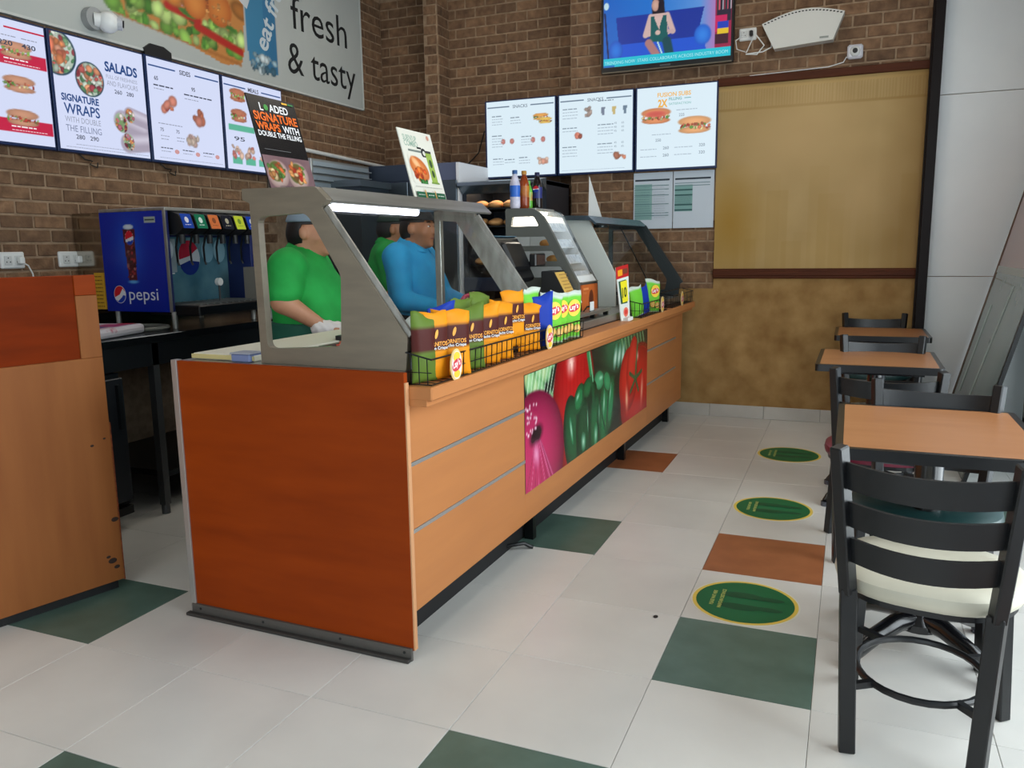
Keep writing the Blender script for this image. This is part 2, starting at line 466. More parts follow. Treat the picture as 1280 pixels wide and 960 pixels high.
# ---- brick walls
M_mortar = mat('mortar', (164,138,112), 0.9, col2=(138,114,90), scale=20, bump=0.3)
M_brick = mat('brick', (88,62,42), 0.85, col2=(136,104,76), scale=16, contrast=(0.25,0.75), random_tint=0.25, bump=0.5, bscale=60)
BL, BH = 0.196, 0.0825
def brick_mesh(seed):
    g = random.Random(seed); mb = MB(); mb.box((-0.5,-0.007,-0.5),(0.5,0.006,0.5))
    bm = mb.bm
    bmesh.ops.transform(bm, matrix=Matrix.Diagonal((BL-0.014,1,BH-0.013,1)), verts=bm.verts[:])
    bmesh.ops.bevel(bm, geom=bm.edges[:], offset=0.003, segments=1, affect='EDGES')
    for v in bm.verts: v.co.x += g.uniform(-0.0015,0.0015); v.co.z += g.uniform(-0.0015,0.0015); v.co.y += g.uniform(-0.001,0.001)
    me = bpy.data.meshes.new('brick'); bm.to_mesh(me); bm.free(); me.materials.append(M_brick); return me
BRICKS = [brick_mesh(k) for k in range(4)]
nbrick = {}
def lay_bricks(parent, place, rz, u0, u1, z0, z1, skip=(), only=None, zbase=0.0, ubase=0.0, BH_=None):
    BHr = BH_ or BH
    """place(u,z) -> location; skip = rectangles (u0,u1,z0,z1) wholly behind other things"""
    r0 = int(math.floor((z0-zbase)/BHr)); r1 = int(math.ceil((z1-zbase)/BHr))
    for r in range(r0, r1):
        za = max(z0, zbase+r*BHr); zb = min(z1, zbase+(r+1)*BHr)
        if zb-za < 0.02: continue
        off = ubase + (0.5*BL if r%2 else 0.0)
        c0 = int(math.floor((u0-off)/BL)); c1 = int(math.ceil((u1-off)/BL))
        for c in range(c0, c1):
            ua = max(u0, off+c*BL); ub = min(u1, off+(c+1)*BL)
            if ub-ua < 0.03: continue
            if any(ua>=a-0.01 and ub<=b+0.01 and za>=d-0.01 and zb<=e+0.01 for a,b,d,e in skip): continue
            if only and not only((ua+ub)/2,(za+zb)/2): continue
            o = bpy.data.objects.new('brick', BRICKS[random.randrange(4)]); COL.objects.link(o); o.parent = parent
            o.location = place((ua+ub)/2,(za+zb)/2); o.rotation_euler = (0,0,rz)
            o.scale = ((ub-ua-0.014)/(BL-0.014), 1, (zb-za-0.013)/(BH-0.013))
            nbrick[parent.name] = nbrick.get(parent.name,0)+1

mb = MB(); mb.box((XL-0.15,YF,0),(XL,YB+0.15,ZC)); wall_left = struct(mb.build('wall_left', M_mortar))
lay_bricks(wall_left, lambda u,z:(XL,u,z), PI/2, 0.35, YB-0.005, 0.99, 3.62,
           skip=[(0.3,2.82,1.96,2.62),(0.0,3.98,2.64,3.8)], only=lambda u,z: (u<2.75 or z>1.86) and not (1.32<u<2.2 and z<1.52), BH_=0.0755)
# further courses beyond the frame's left edge, joined
fb = MB(); g = random.Random(5)
for r in range(int(0.99/0.0755), int(2.62/0.0755)):
    off = 0.35-2.4+(0.5*BL if r%2 else 0.0)
    for c in range(12):
        ua = off+c*BL; ub = min(ua+BL, 0.35)
        if ub-ua > 0.04: fb.box((XL-0.004, ua+0.007, r*0.0755+0.0065),(XL+0.006+g.uniform(0,0.002), ub-0.007, (r+1)*0.0755-0.0065))
tag(fb.build('brick_courses', M_brick, wall_left), kind='stuff')
mb = MB(); mb.box((XL,YB,0),(-1.60,YB+0.15,ZC)); wall_back = struct(mb.build('wall_back', M_mortar))
lay_bricks(wall_back, lambda u,z:(u,YB,z), 0, XL, -1.665, 1.45, 3.62, only=lambda u,z: (z>2.0 or u>-2.05) and not (-2.45<u<-1.66 and 2.04<z<2.6))
mb = MB(); mb.box((-3.044,4.27,0),(-2.91,YB,ZC)); wall_pillar = struct(mb.build('wall_pillar', M_mortar))
lay_bricks(wall_pillar, lambda u,z:(u,4.27,z), 0, -3.044, -2.91, 1.98, 3.62, ubase=-3.044+0.03)
lay_bricks(wall_pillar, lambda u,z:(-2.91,u,z), PI/2, 4.275, YB-0.006, 1.98, 3.62, ubase=4.275)
mb = MB(); mb.box((-1.665,YD,0),(XR+0.1,YB+0.15,ZC)); wall_dining = struct(mb.build('wall_dining', M_mortar))
lay_bricks(wall_dining, lambda u,z:(u,YD,z), 0, -1.665, -0.475, 0.99, 3.55, ubase=-1.61,
           skip=[(-1.665,-0.46,2.02,2.56),(-1.36,-0.46,2.76,3.3),(-1.08,-0.46,1.55,2.56)])
lay_bricks(wall_dining, lambda u,z:(u,YD,z), 0, -0.475, 0.965, 2.615, 3.55, ubase=-1.61)

# ---- painted panels on the dining wall, rail, trims, skirting tiles
def mural_material():
    m = mat('mural_panel', (162,136,88), 0.6, col2=(178,152,106), scale=2.2, contrast=(0.3,0.7), bump=0.05, bscale=30)
    return m
pn = Pic(1.455,1.375,150,150,(176,148,100))
n1 = pn.noise(3.0,1); n2 = pn.noise(9.0,2)
pn.C += (n1*20)[...,None]*np.array([1,0.95,0.8]) + (n2*5)[...,None]
# faint washed skyline and a fluted frieze
top = (pn.Y>1.20)&(pn.Y<1.33); st = (np.sin(pn.X*2*PI/0.021)>0)
pn.put((top&st)*0.18, (118,86,34)); pn.put(((pn.Y>1.335))*0.35,(186,150,88)); pn.put(((pn.Y>1.185)&(pn.Y<1.2))*0.35,(130,96,40))
g = random.Random(4)
for k in range(16):
    x = 0.02+k*0.09+g.uniform(-0.02,0.02); h = g.uniform(0.15,0.85); w = g.uniform(0.03,0.10)
    pn.put(((np.abs(pn.X-x)<w)&(pn.Y<h))*g.uniform(0.08,0.26), (158,126,66))
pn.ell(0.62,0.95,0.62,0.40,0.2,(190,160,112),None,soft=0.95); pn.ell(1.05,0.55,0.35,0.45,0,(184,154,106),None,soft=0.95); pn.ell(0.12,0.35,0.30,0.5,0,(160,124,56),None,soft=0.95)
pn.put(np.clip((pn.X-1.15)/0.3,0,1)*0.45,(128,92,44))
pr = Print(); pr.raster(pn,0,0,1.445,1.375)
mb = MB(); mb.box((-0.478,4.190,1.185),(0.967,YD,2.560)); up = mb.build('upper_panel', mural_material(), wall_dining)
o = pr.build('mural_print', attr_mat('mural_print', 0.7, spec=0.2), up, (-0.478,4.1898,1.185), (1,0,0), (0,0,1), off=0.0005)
M_low = mat('mottled_panel', (132,98,54), 0.75, col2=(170,136,86), scale=7.0, detail=10, contrast=(0.25,0.75), spec=0.2, bump=0.05)
mb = MB(); mb.box((-0.80,4.192,0.10),(0.967,YD,1.03)); mb.box((-0.478,4.192,1.03),(0.967,YD,1.112)); mb.build('lower_panel', M_low, wall_dining)
M_rail = mat('dark_red_wood', (70,32,13), 0.6,spec=0.2, col2=(82,40,18), scale=12, stretch=(0.2,1,4))
mb = MB(); mb.box((-0.482,4.172,1.110),(0.967,4.2,1.186), bev=0.006); mb.box((-0.482,4.166,1.13),(0.967,4.18,1.166), bev=0.004)
struct(mb.build('trim_1', M_rail))
mb = MB(); mb.box((-0.482,4.165,2.556),(0.967,YD,2.612), bev=0.004); struct(mb.build('trim_2', M_rail))
mb = MB(); mb.box((0.965,4.10,0.0),(1.030,YD,ZC), bev=0.004); mb.box((0.957,4.13,0.0),(0.968,YD,ZC)); struct(mb.build('trim_3', mat('dark_post',(20,11,10),0.5,spec=0.2)))
M_skirt = mat('skirting_tile',(188,184,176),0.3,col2=(176,171,162),scale=4)
mb = MB(); mb.box((-0.9,4.198,0),(0.965,YD,0.1)); base = struct(mb.build('baseboard_back', M_grout))
for k in range(5):
    x0 = -0.9+k*0.42; mb = MB(); mb.box((x0+0.001,4.186,0.001),(min(x0+0.419,0.964),4.20,0.101), bev=0.002); mb.build('tile', M_skirt, base)

# ---- white panelled end of the wall
M_wp = mat('white_panel',(236,238,238),0.45,col2=(228,231,232),scale=1.5)
mb = MB(); mb.box((1.03,4.215,0),(XR+0.1,4.25,ZC)); wp = struct(mb.build('wall_panelled', mat('panel_joint',(60,56,52),0.8)))
for z0,z1 in ((0.0,1.122),(1.127,2.371),(2.376,ZC)):
    mb = MB(); mb.box((1.031,4.19,z0),(XR+0.1,4.215,z1), bev=0.001); mb.build('panel', M_wp, wp)

# ---- right-hand shop front, street front, ceiling
M_alu = mat('window_frame_metal',(52,54,56),0.4,0.6); M_plaster = mat('plaster',(176,172,164),0.8,col2=(166,162,154),scale=3)
M_pane = glass_mat('window_glass',(0.97,0.99,0.99),0.06)
mb = MB(); mb.box((XR,YF,0),(XR+0.15,4.2,0.14)); mb.box((XR,YF,3.02),(XR+0.15,4.2,ZC)); mb.box((XR,3.62,0),(XR+0.15,4.2,ZC)); mb.box((XR,YF,0),(XR+0.15,YF+0.35,ZC))
struct(mb.build('wall_right', M_plaster))
win = struct(MB().box((XR+0.03,-3.65,0.14),(XR+0.09,3.62,0.20)).box((XR+0.03,-3.65,2.96),(XR+0.09,3.62,3.02)).build('window_1', M_alu))
ys = np.linspace(-3.65,3.62,7)
for k,y in enumerate(ys):
    MB().box((XR+0.03,y-0.025,0.2),(XR+0.09,y+0.025,2.96)).build('mullion', M_alu, win)
    if k<6: MB().box((XR+0.056,y+0.025,0.2),(XR+0.064,ys[k+1]-0.025,2.96)).build('pane', M_pane, win)
mb = MB(); mb.box((XL,YF-0.15,0),(-2.95,YF,ZC)); mb.box((1.5,YF-0.15,0),(XR+0.15,YF,ZC)); mb.box((-2.95,YF-0.15,3.02),(1.5,YF,ZC)); mb.box((-2.95,YF-0.15,0),(1.5,YF,0.14))
struct(mb.build('wall_front', M_plaster))
win = struct(MB().box((-2.95,YF-0.1,0.14),(1.5,YF-0.04,0.20)).box((-2.95,YF-0.1,2.96),(1.5,YF-0.04,3.02)).build('window_2', M_alu))
xs = np.linspace(-2.95,1.5,5)
for k,x in enumerate(xs):
    MB().box((x-0.025,YF-0.1,0.2),(x+0.025,YF-0.04,2.96)).build('mullion', M_alu, win)
    if k<4: MB().box((x+0.025,YF-0.074,0.2),(xs[k+1]-0.025,YF-0.066,2.96)).build('pane', M_pane, win)
mb = MB(); mb.box((XL-0.15,YF-0.15,ZC),(XR+0.15,YB+0.15,ZC+0.1)); struct(mb.build('ceiling', mat('ceiling_paint',(150,148,144),0.9)))
M_led = mat('added_lamp_diffuser',(255,244,228),0.5,emit=9.0)  # unseen ceiling panels, added because the room needs light
def added_ceiling_light(x,y,label):
    t = thing('added_ceiling_light', label, 'ceiling light', (x,y,ZC), 0, 'square ceiling lights added for light')
    MB().box((-0.31,-0.31,-0.05),(0.31,0.31,0.0),bev=0.004).build('frame', M_wp, t)
    MB().box((-0.28,-0.28,-0.056),(0.28,0.28,-0.045)).build('diffuser', M_led, t)
for x,y,w in ((-2.3,1.4,'the service aisle'),(-2.3,3.2,'the bread oven'),(0.0,2.9,'the far customer aisle'),(0.0,0.6,'the near customer aisle'),(-1.4,-2.2,'the entrance')):
    added_ceiling_light(x,y,'unseen square white ceiling light panel added for light above '+w)
# ================================================================== SERVICE COUNTER
M_lam = mat('light_laminate', (190,124,72), 0.5, spec=0.3, col2=(180,116,68), scale=5, stretch=(3,0.35,3), contrast=(0.3,0.75))
M_lam_v = mat('light_laminate_upright', (152,92,46), 0.55, spec=0.25, col2=(138,80,38), scale=5, stretch=(3,3,0.35), contrast=(0.3,0.75))
M_org = mat('orange_laminate', (150,58,3), 0.55, spec=0.15, col2=(132,48,1), scale=5, stretch=(0.5,3,3), contrast=(0.3,0.75))
M_steel = mat('stainless_steel', (176,175,170), 0.36, 0.75, col2=(150,148,142), scale=30, stretch=(1,0.05,0.3))
M_steel_d = mat('brushed_steel_brown', (140,131,115), 0.45, 0.6, col2=(130,121,107), scale=24, stretch=(0.2,1,1))
M_alu_s = mat('aluminium_strip', (184,184,182), 0.35, 0.7)
M_black = mat('black_plastic', (18,19,21), 0.4); M_blackm = mat('black_metal', (16,18,20), 0.32, 0.3)
M_dark = mat('dark_kick', (18,18,20), 0.6); M_white = mat('white_plastic', (226,228,226), 0.35)
M_prt = attr_mat('flat_print', 0.45); M_gloss = attr_mat('gloss_print', 0.25); M_scr = attr_mat('lit_screen', 0.3, emit=0.96)
M_gl = glass_mat('guard_glass', (0.96,0.98,0.975), 0.012)

ctr = thing('service_counter', 'long wood laminate service counter with a vegetable picture on its front', 'counter', cl(0,0,0), -KR)
ZB = 0.165; L1 = 4.03
mb = MB(); mb.box((-1.728,-0.170,0.035),(-0.768,-0.150,0.982),bev=0.0015); o = mb.build('end_panel', M_org, ctr); o['label']='dark orange laminate end panel'
MB().box((-0.770,-0.1695,0.037),(-0.764,-0.1505,0.95)).build('panel_edge', mat('raw_edge',(206,150,106),0.6), ctr)
MB().box((-1.752,-0.176,0.0),(-1.727,-0.146,0.985),bev=0.001).build('corner_strip', M_alu_s, ctr)
o = MB().box((-1.745,-0.180,0.0),(-0.772,-0.168,0.045),bev=0.002).build('base_strip', mat('grey_strip',(104,102,98),0.45,0.6), ctr)
MB().box((-1.76,-0.198,0.0),(-0.775,-0.176,0.012),bev=0.002).build('foot_strip', mat('dark_strip',(70,68,66),0.5,0.5), ctr)
for x in (-1.70,-1.40,-1.06,-0.80): MB().cyl((x,-0.1805,0.03),(x,-0.182,0.03),0.005,n=10).build('screw', M_dark, o)
# carcass behind the fronts and the dark kick
MB().box((-1.70,-0.148,0.16),(-0.79,L1,0.94)).build('carcass', mat('carcass_steel',(70,72,74),0.45,0.7), ctr)
MB().box((-1.60,-0.145,0.0),(-0.885,L1-0.05,0.165)).build('kick', M_dark, ctr)
for y in (1.06,2.62,3.86):
    MB().box((-0.875,y-0.02,0.0),(-0.83,y+0.02,0.165)).build('leg', M_blackm, ctr)
def fp(y0,y1,z0,z1,name='front_panel',m=M_lam): return MB().box((-0.79,y0,z0),(-0.770,y1,z1),bev=0.0012).build(name,m,ctr)
YP0, YP1 = 0.81, 2.925
fp(-0.150,YP0,0.682,0.872); fp(-0.150,YP0,0.453,0.668); fp(-0.150,YP0,ZB,0.440)
fp(YP0+0.001,YP1-0.001,ZB,0.297); fp(YP0+0.001,YP1-0.001,0.828,0.872)
fp(YP1,3.80,0.682,0.872); fp(YP1,3.80,0.453,0.668); fp(YP1,3.80,ZB,0.440)
fp(3.802,L1,ZB,0.872,'corner_post',M_lam)
for y0,y1 in ((-0.150,YP0),(YP1,3.80)):
    for z in (0.675,0.4465): MB().box((-0.785,y0,z-0.0065),(-0.7675,y1,z+0.0065)).build('metal_strip', M_alu_s, ctr)
MB().box((-0.80,-0.148,0.872),(-0.700,L1+0.03,0.896),bev=0.002).build('under_ledge', M_lam, ctr)
MB().box((-0.80,-0.150,0.892),(-0.680,L1+0.04,0.936),bev=0.004).build('ledge', M_lam, ctr)
pb = MB().box((-0.788,YP0,0.298),(-0.7685,YP1,0.827)).build('picture_panel', mat('picture_board',(40,44,40),0.4), ctr)

# the vegetable picture
V = Pic(2.115,0.529,300,130,(26,40,34))
n = V.noise(14,3)
V.C += (n*6)[...,None]
# leafy background at the top right and lettuce at the top left
V.ell(1.42,0.50,0.40,0.20,0.1,(40,96,66),(20,52,38),soft=0.5)
for k in range(16):
    x = 1.55+0.035*k; V.line((x-0.10,0.56),(x+0.06,0.22),0.013,(120+6*(k%4),168,112) if k%2 else (58,110,66),soft=0.8)
for k in range(3): V.ell(1.37+0.08*k,0.43,0.05,0.10,-0.4,(190,224,204),(60,130,96),soft=0.8)
for k in range(20):
    g = random.Random(k); V.ell(g.uniform(0,0.34),g.uniform(0.36,0.56),0.07,0.05,g.uniform(0,3),(150+g.randint(0,60),206,150),(64,140,82),soft=0.5)
for k in range(9): V.line((0.02+0.04*k,0.40),(0.06+0.045*k,0.55),0.006,(214,236,204),soft=0.9)
# the long red pepper behind
V.ell(0.66,0.30,0.33,0.40,0.0,(190,22,26),(112,8,16),soft=0.05,pw=3); V.ell(0.60,0.50,0.10,0.10,0.0,(255,214,200),(196,40,36),soft=0.9)
for k in range(8): V.line((0.40+0.06*k,0.0),(0.42+0.055*k,0.5),0.005,(150,10,18),soft=0.9)
# tomatoes
V.ell(1.88,0.16,0.42,0.30,0.2,(206,30,28),(118,10,14),soft=0.04,pw=3); V.ell(1.66,0.26,0.22,0.20,0.5,(214,42,36),(140,16,18),soft=0.06,pw=3)
V.ell(1.74,0.33,0.20,0.12,1.2,(220,50,40),(150,18,20),soft=0.06,pw=3)
V.ell(1.62,0.14,0.05,0.13,0.1,(255,190,150),(214,44,36),soft=0.9); V.ell(1.98,0.14,0.05,0.16,-0.1,(250,170,140),(204,34,30),soft=0.9); V.ell(1.86,0.38,0.05,0.05,0,(250,200,180),(206,34,30),soft=0.9)
for a in (0.3,1.5,2.6,3.9,5.2): V.line((1.82,0.24),(1.82+0.16*math.cos(a),0.24+0.10*math.sin(a)),0.018,(44,96,58),soft=0.7)
V.line((1.82,0.24),(1.86,0.46),0.02,(60,110,66),soft=0.7)
# green pepper with stalk: lobes, grooves, wet highlights
V.ell(0.92,0.14,0.42,0.25,0.1,(14,62,36),(6,30,20),soft=0.05,pw=3)
for cx,cy,rx,ry,rt,c in ((0.62,0.13,0.13,0.22,0.25,(20,92,52)),(0.80,0.10,0.13,0.24,0.1,(16,78,44)),(0.99,0.10,0.12,0.25,0.0,(24,104,58)),(1.16,0.14,0.12,0.24,-0.15,(30,118,68)),(1.28,0.18,0.07,0.18,-0.25,(40,130,80))):
    V.ell(cx,cy,rx,ry,rt,c,tuple(v*0.30 for v in c),soft=0.05,pw=3)
for cx,cy,rx,ry,rt,c in ((0.72,0.30,0.10,0.07,0.6,(34,120,68)),(0.86,0.335,0.09,0.055,0.2,(26,104,58)),(1.06,0.345,0.10,0.06,-0.1,(70,160,108)),(1.21,0.315,0.09,0.06,-0.6,(54,146,94)),(0.96,0.30,0.06,0.06,0,(14,62,38))):
    V.ell(cx,cy,rx,ry,rt,c,tuple(v*0.4 for v in c),soft=0.08,pw=3)
for x0,x1 in ((0.90,0.71),(0.93,0.90),(0.98,1.08),(1.02,1.23)): V.line((x0,0.30),(x1,-0.05),0.008,(6,36,24),soft=0.9)
for cx,cy,rx,ry,rt in ((0.60,0.16,0.022,0.10,0.3),(0.79,0.06,0.05,0.07,0.1),(1.00,0.05,0.04,0.08,0.0),(1.15,0.20,0.022,0.11,-0.1),(1.09,0.355,0.06,0.022,0.0),(1.27,0.24,0.015,0.09,-0.3),(0.70,0.315,0.045,0.02,0.6),(1.06,0.16,0.010,0.09,0),(0.86,0.16,0.010,0.10,0.1)):
    V.ell(cx,cy,rx,ry,rt,(170,222,192),(30,112,66),soft=0.95)
V.line((0.87,0.52),(0.93,0.38),0.036,(50,132,78),soft=0.5); V.line((0.93,0.38),(0.97,0.22),0.030,(22,80,48),soft=0.5); V.line((0.89,0.52),(0.95,0.36),0.011,(136,206,156),soft=0.9)
# red onion
V.ell(0.10,0.12,0.40,0.33,0.0,(196,40,96),(96,8,42),soft=0.04,pw=3)
for k in range(16):
    a = -1.5+0.2*k; V.line((0.14,0.26),(0.14+0.34*math.cos(a-0.6),0.26-0.40*abs(math.cos(a*0.5))-0.05),0.004,(226,110,160) if k%2 else (140,20,66),soft=0.9)
V.ell(0.13,0.24,0.10,0.055,0.2,(24,10,18),(110,14,52),soft=0.5); V.ell(0.13,0.15,0.06,0.09,0.2,(240,150,190),(190,44,100),soft=0.9)
for k in range(26):
    g = random.Random(k+90); V.ell(0.04+g.uniform(-0.03,0.10),0.30+g.uniform(-0.06,0.10),0.008,0.012,0,(250,226,238),None,soft=0.8)
pr = Print(); pr.raster(V,0,0,2.115,0.529); pr.build('picture_print', M_gloss, pb, (-0.7685,YP0,0.298), (0,1,0), (0,0,1), off=0.0005)

# ---- worktop, cutting boards, food pans
wt = thing('steel_worktop', 'stainless steel worktop along the top of the service counter', 'worktop', cl(0,0,0), -KR)
MB().box((-1.735,-0.148,0.941),(-0.789,L1,0.981),bev=0.003).build('top_sheet', M_steel, wt)
def cthing(name,label,cat,lx,ly,z,rz=0.0,group=None): return thing(name,label,cat,cl(lx,ly,z),-KR+rz,group)
b = cthing('cutting_board','long cream cutting board on the worktop in front of the seller in green','cutting board',-1.565,0.44,0.982)
MB().box((-0.145,-0.55,0.0),(0.145,0.62,0.022),bev=0.004).build('board', mat('board_cream',(232,226,206),0.5), b)
MB().box((-0.145,-0.556,0.004),(0.145,-0.55,0.02),bev=0.001).build('board_end', mat('board_worn',(206,190,130),0.6), b)
b = cthing('squeeze_box','pale blue plastic box on the near corner of the worktop','container',-1.46,-0.085,0.982)
MB().box((-0.05,-0.045,0.0),(0.035,0.025,0.028),bev=0.004).build('body', mat('pale_blue_plastic',(120,134,176),0.4), b)
MB().box((-0.053,-0.048,0.028),(0.038,0.028,0.033),bev=0.002).build('lid', mat('pale_grey_lid',(168,172,186),0.4), b)
M_let = [mat('lettuce',(64,132,48),0.6,col2=(150,190,90),scale=30),mat('tomato_slices',(190,44,30),0.5,col2=(220,110,80),scale=30),mat('onion_slices',(210,170,190),0.5,col2=(240,232,236),scale=30),mat('olive_slices',(40,36,44),0.5,col2=(80,70,60),scale=30),mat('cucumber_slices',(150,190,120),0.5,col2=(60,120,60),scale=30)]
for k,(y,w) in enumerate(((0.05,'lettuce'),(0.24,'tomato'),(0.43,'onion'),(0.62,'olive'),(0.81,'cucumber'))):
    p = cthing('food_pan','steel food pan of %s set into the worktop'%w,'food pan',-1.19,y,0.982,0,'salad pans in the worktop')
    MB().box((-0.15,-0.085,0.0),(0.15,-0.078,0.03)).box((-0.15,0.078,0.0),(0.15,0.085,0.03)).box((-0.15,-0.078,0.0),(-0.143,0.078,0.03)).box((0.143,-0.078,0.0),(0.15,0.078,0.03)).build('rim', M_steel, p)
    f = MB(); g = random.Random(k)
    for q in range(36):
        x,yy = g.uniform(-0.12,0.12),g.uniform(-0.06,0.06)
        f.sph((x,yy,0.012+g.uniform(0,0.02)),(0.022,0.022,0.008),6)
    tag(f.build(w+'_filling', M_let[k], p, smooth=True), kind='stuff')
kn = cthing('steel_tray','low black tray resting across the cutting board','tray',-1.40,0.60,1.005)
MB().prism(rrect(-0.05,-0.20,0.05,0.20,0.02),'z',0,0.016).build('tray_body', M_black, kn)

# ---- sneeze guard over the salad end
g1 = cthing('sneeze_guard','stainless steel sneeze guard with cut-out end frame and strip light','sneeze guard',0,0,0)
outer = round_poly([(-1.375,0.982),(-0.787,0.982),(-0.777,1.09),(-1.085,1.508),(-1.063,1.535),(-1.107,1.577),(-1.413,1.582),(-1.413,1.545),(-1.383,1.532)],[0.002,0.004,0.01,0.006,0.005,0.012,0.004,0.004,0.004])
hole = round_poly([(-1.352,1.486),(-1.147,1.494),(-1.022,1.290),(-1.034,1.052),(-1.345,1.033)],[0.03,0.03,0.02,0.025,0.03],6)
mb = MB(); mb.prism(outer,'y',-0.125,-0.095,[hole]); mb.build('end_frame', M_steel_d, g1)
mb = MB(); mb.bar((-0.777,-0.11,1.09),(-1.083,-0.11,1.506),0.036,0.012,up=(0,1,0),bev=0.002); mb.build('slope_edge', M_steel, g1)
outer2 = [(-0.90,0.982),(-0.787,0.982),(-0.777,1.09),(-1.075,1.508),(-1.08,1.545),(-1.27,1.545),(-1.27,1.50),(-1.17,1.49),(-0.895,1.10)]
hole2 = round_poly([(-1.315,1.505),(-1.215,1.505),(-1.205,1.45),(-1.13,1.45),(-0.915,1.13),(-0.93,1.02),(-1.32,1.02)],0.02)
mb = MB(); mb.prism(outer2,'y',0.985,1.01); mb.build('far_frame', M_steel, g1)
mb = MB(); mb.bar((-0.783,0.998,1.09),(-1.08,0.998,1.508),0.05,0.012,up=(0,1,0),bev=0.002); mb.build('far_slope_edge', M_steel, g1)
MB().bar((-1.285,1.03,0.98),(-1.285,1.03,1.545),0.032,bev=0.003).build('rear_post', M_steel, g1)
mb = MB(); mb.prism([(-1.413,1.546),(-1.413,1.582),(-1.107,1.577),(-1.058,1.532),(-1.066,1.525),(-1.10,1.546)],'y',-0.094,1.13); mb.build('top_shelf', M_steel, g1)
mb = MB(); mb.prism([(-0.790,1.075),(-0.786,1.081),(-1.083,1.512),(-1.088,1.507)],'y',-0.09,0.982); mb.build('front_glass', M_gl, g1)
lamp = MB().box((-1.125,-0.07,1.520),(-1.085,0.52,1.545),bev=0.003).build('lamp_housing', M_white, g1)
M_tube = mat('lamp_tube',(236,236,255),0.4,emit=5.0)
MB().cyl((-1.094,-0.065,1.514),(-1.094,0.50,1.514),0.014,n=12).build('lamp_tube', M_tube, lamp)

# ---- posters clipped on the shelf
def poster(label, lx, ly, z, w, h, lean, pr, back, sc_=1.0):
    p = cthing('counter_poster', label, 'poster', lx, ly, z)
    # leans back (toward the seller) and toward the near end
    c,s_ = math.cos(lean[0]),math.sin(lean[0])
    v = Vector((-math.sin(lean[0]), -math.sin(lean[1]), 1)).normalized(); u = Vector((lean[2],1,0)); u = (u - v*u.dot(v)).normalized(); nrm = u.cross(v)
    p.scale = (sc_,)*3; me = MB(); M = Matrix.Identity(4)
    for i in range(3): M[i][0]=u[i]; M[i][1]=v[i]; M[i][2]=nrm[i]
    me.box((-w/2,0,-0.004),(w/2,h,0.0),M=M); me.build('card', back, p)
    o = pr.build('printed_face', M_gloss, p, tuple(-u*w/2), tuple(u), tuple(v), off=0.0006)
    M2 = MB(); M2.box((-w*0.3,-0.001,-0.012),(w*0.3,0.012,0.006),M=M); M2.build('clip', glass_mat('clear_clip',(0.8,0.82,0.85),0.1), p)
    return p
W,H = 0.255,0.335
pr = Print(); pr.rect(0,0,W,H,(18,16,18))
pp = Pic(W,H*0.36,70,44,(120,92,96)); pp.C += (pp.noise(60,5)*10)[...,None]
for cx in (0.06,0.17):
    pp.ell(cx,0.055,0.062,0.052,0.5,(206,186,176),(150,118,116),soft=0.1)
    pp.ell(cx-0.006,0.065,0.046,0.038,0.5,(120,60,40),(80,110,50),soft=0.15)
    pp.blobs(26,(cx-0.045,0.03,cx+0.035,0.10),0.012,[(196,96,50),(220,150,90),(90,130,60),(200,60,44),(230,200,150)],seed=int(cx*100))
pr.raster(pp,0,0,W,H*0.36)
pr.text('L',0.055,H*0.845,0.038,(235,235,235),0.02); pr.disc(0.088,H*0.845+0.013,0.011,0.011,(60,140,60)); pr.text('ADED',0.104,H*0.845,0.038,(235,235,235),0.02)
pr.text('SIGNATURE',0.012,H*0.735,0.042,(226,104,34),0.03,w=W-0.024)
pr.text('WRAPS',0.012,H*0.635,0.038,(226,104,34),0.03,w=0.125); pr.text('WITH',0.150,H*0.635,0.036,(235,235,235),0.02,w=0.09)
pr.text('DOUBLE THE FILLING',0.012,H*0.565,0.026,(235,235,235),0.02,w=W-0.024); pr.rect(0.02,H*0.42,0.16,H*0.425,(120,120,120))
pr.rect(W-0.075,H*0.955,W-0.045,H*0.975,(226,170,40)); pr.rect(W-0.042,H*0.955,W-0.012,H*0.975,(40,110,60))
poster('black poster reading LOADED SIGNATURE WRAPS on top of the steel guard',-1.330,0.055,1.582,W,H,(0.27,0.0,0.0),pr,mat('poster_black',(20,18,20),0.4))
W,H = 0.30,0.33; PS = 0.88
pr = Print(); pr.rect(0,0,W,H,(226,224,212)); pr.text("SUB'N'UP",0.03,H*0.845,0.036,(150,178,160),0.02,w=0.12); pr.text('COMBO',0.03,H*0.765,0.036,(150,178,160),0.02,w=0.12)
pr.rect(0.05,H*0.69,0.17,H*0.72,(120,130,124)); pr.rect(0.135,H*0.745,0.175,H*0.77,(40,44,46)); pr.disc(0.19,H*0.69,0.024,0.024,(40,44,46)); pr.disc(0.19,H*0.69,0.012,0.012,(214,212,200)); pr.disc(0.26,H*0.93,0.012,0.012,(206,150,130))
pp = Pic(0.19,0.13,50,40,(226,224,212))
pp.ell(0.08,0.07,0.085,0.055,-0.35,(224,140,80),(186,90,40),soft=0.1); pp.ell(0.06,0.095,0.05,0.025,-0.6,(240,190,140),(214,120,60),soft=0.3)
pp.blobs(26,(0.02,0.02,0.14,0.07),0.016,[(206,84,36),(226,120,50),(190,60,30)],seed=3); pp.blobs(8,(0.05,0.005,0.12,0.02),0.012,[(60,130,60),(40,100,50)],seed=4)
pr.raster(pp,0.03,H*0.24,0.19,0.13)
pr.rect(0.20,H*0.27,0.255,H*0.72,(150,176,80)); pr.rect(0.20,H*0.70,0.255,H*0.735,(60,64,60)); pr.disc(0.228,H*0.55,0.014,0.020,(60,84,50)); pr.disc(0.228,H*0.40,0.012,0.018,(60,84,50)); pr.rect(0.19,H*0.255,0.265,H*0.28,(120,150,70))
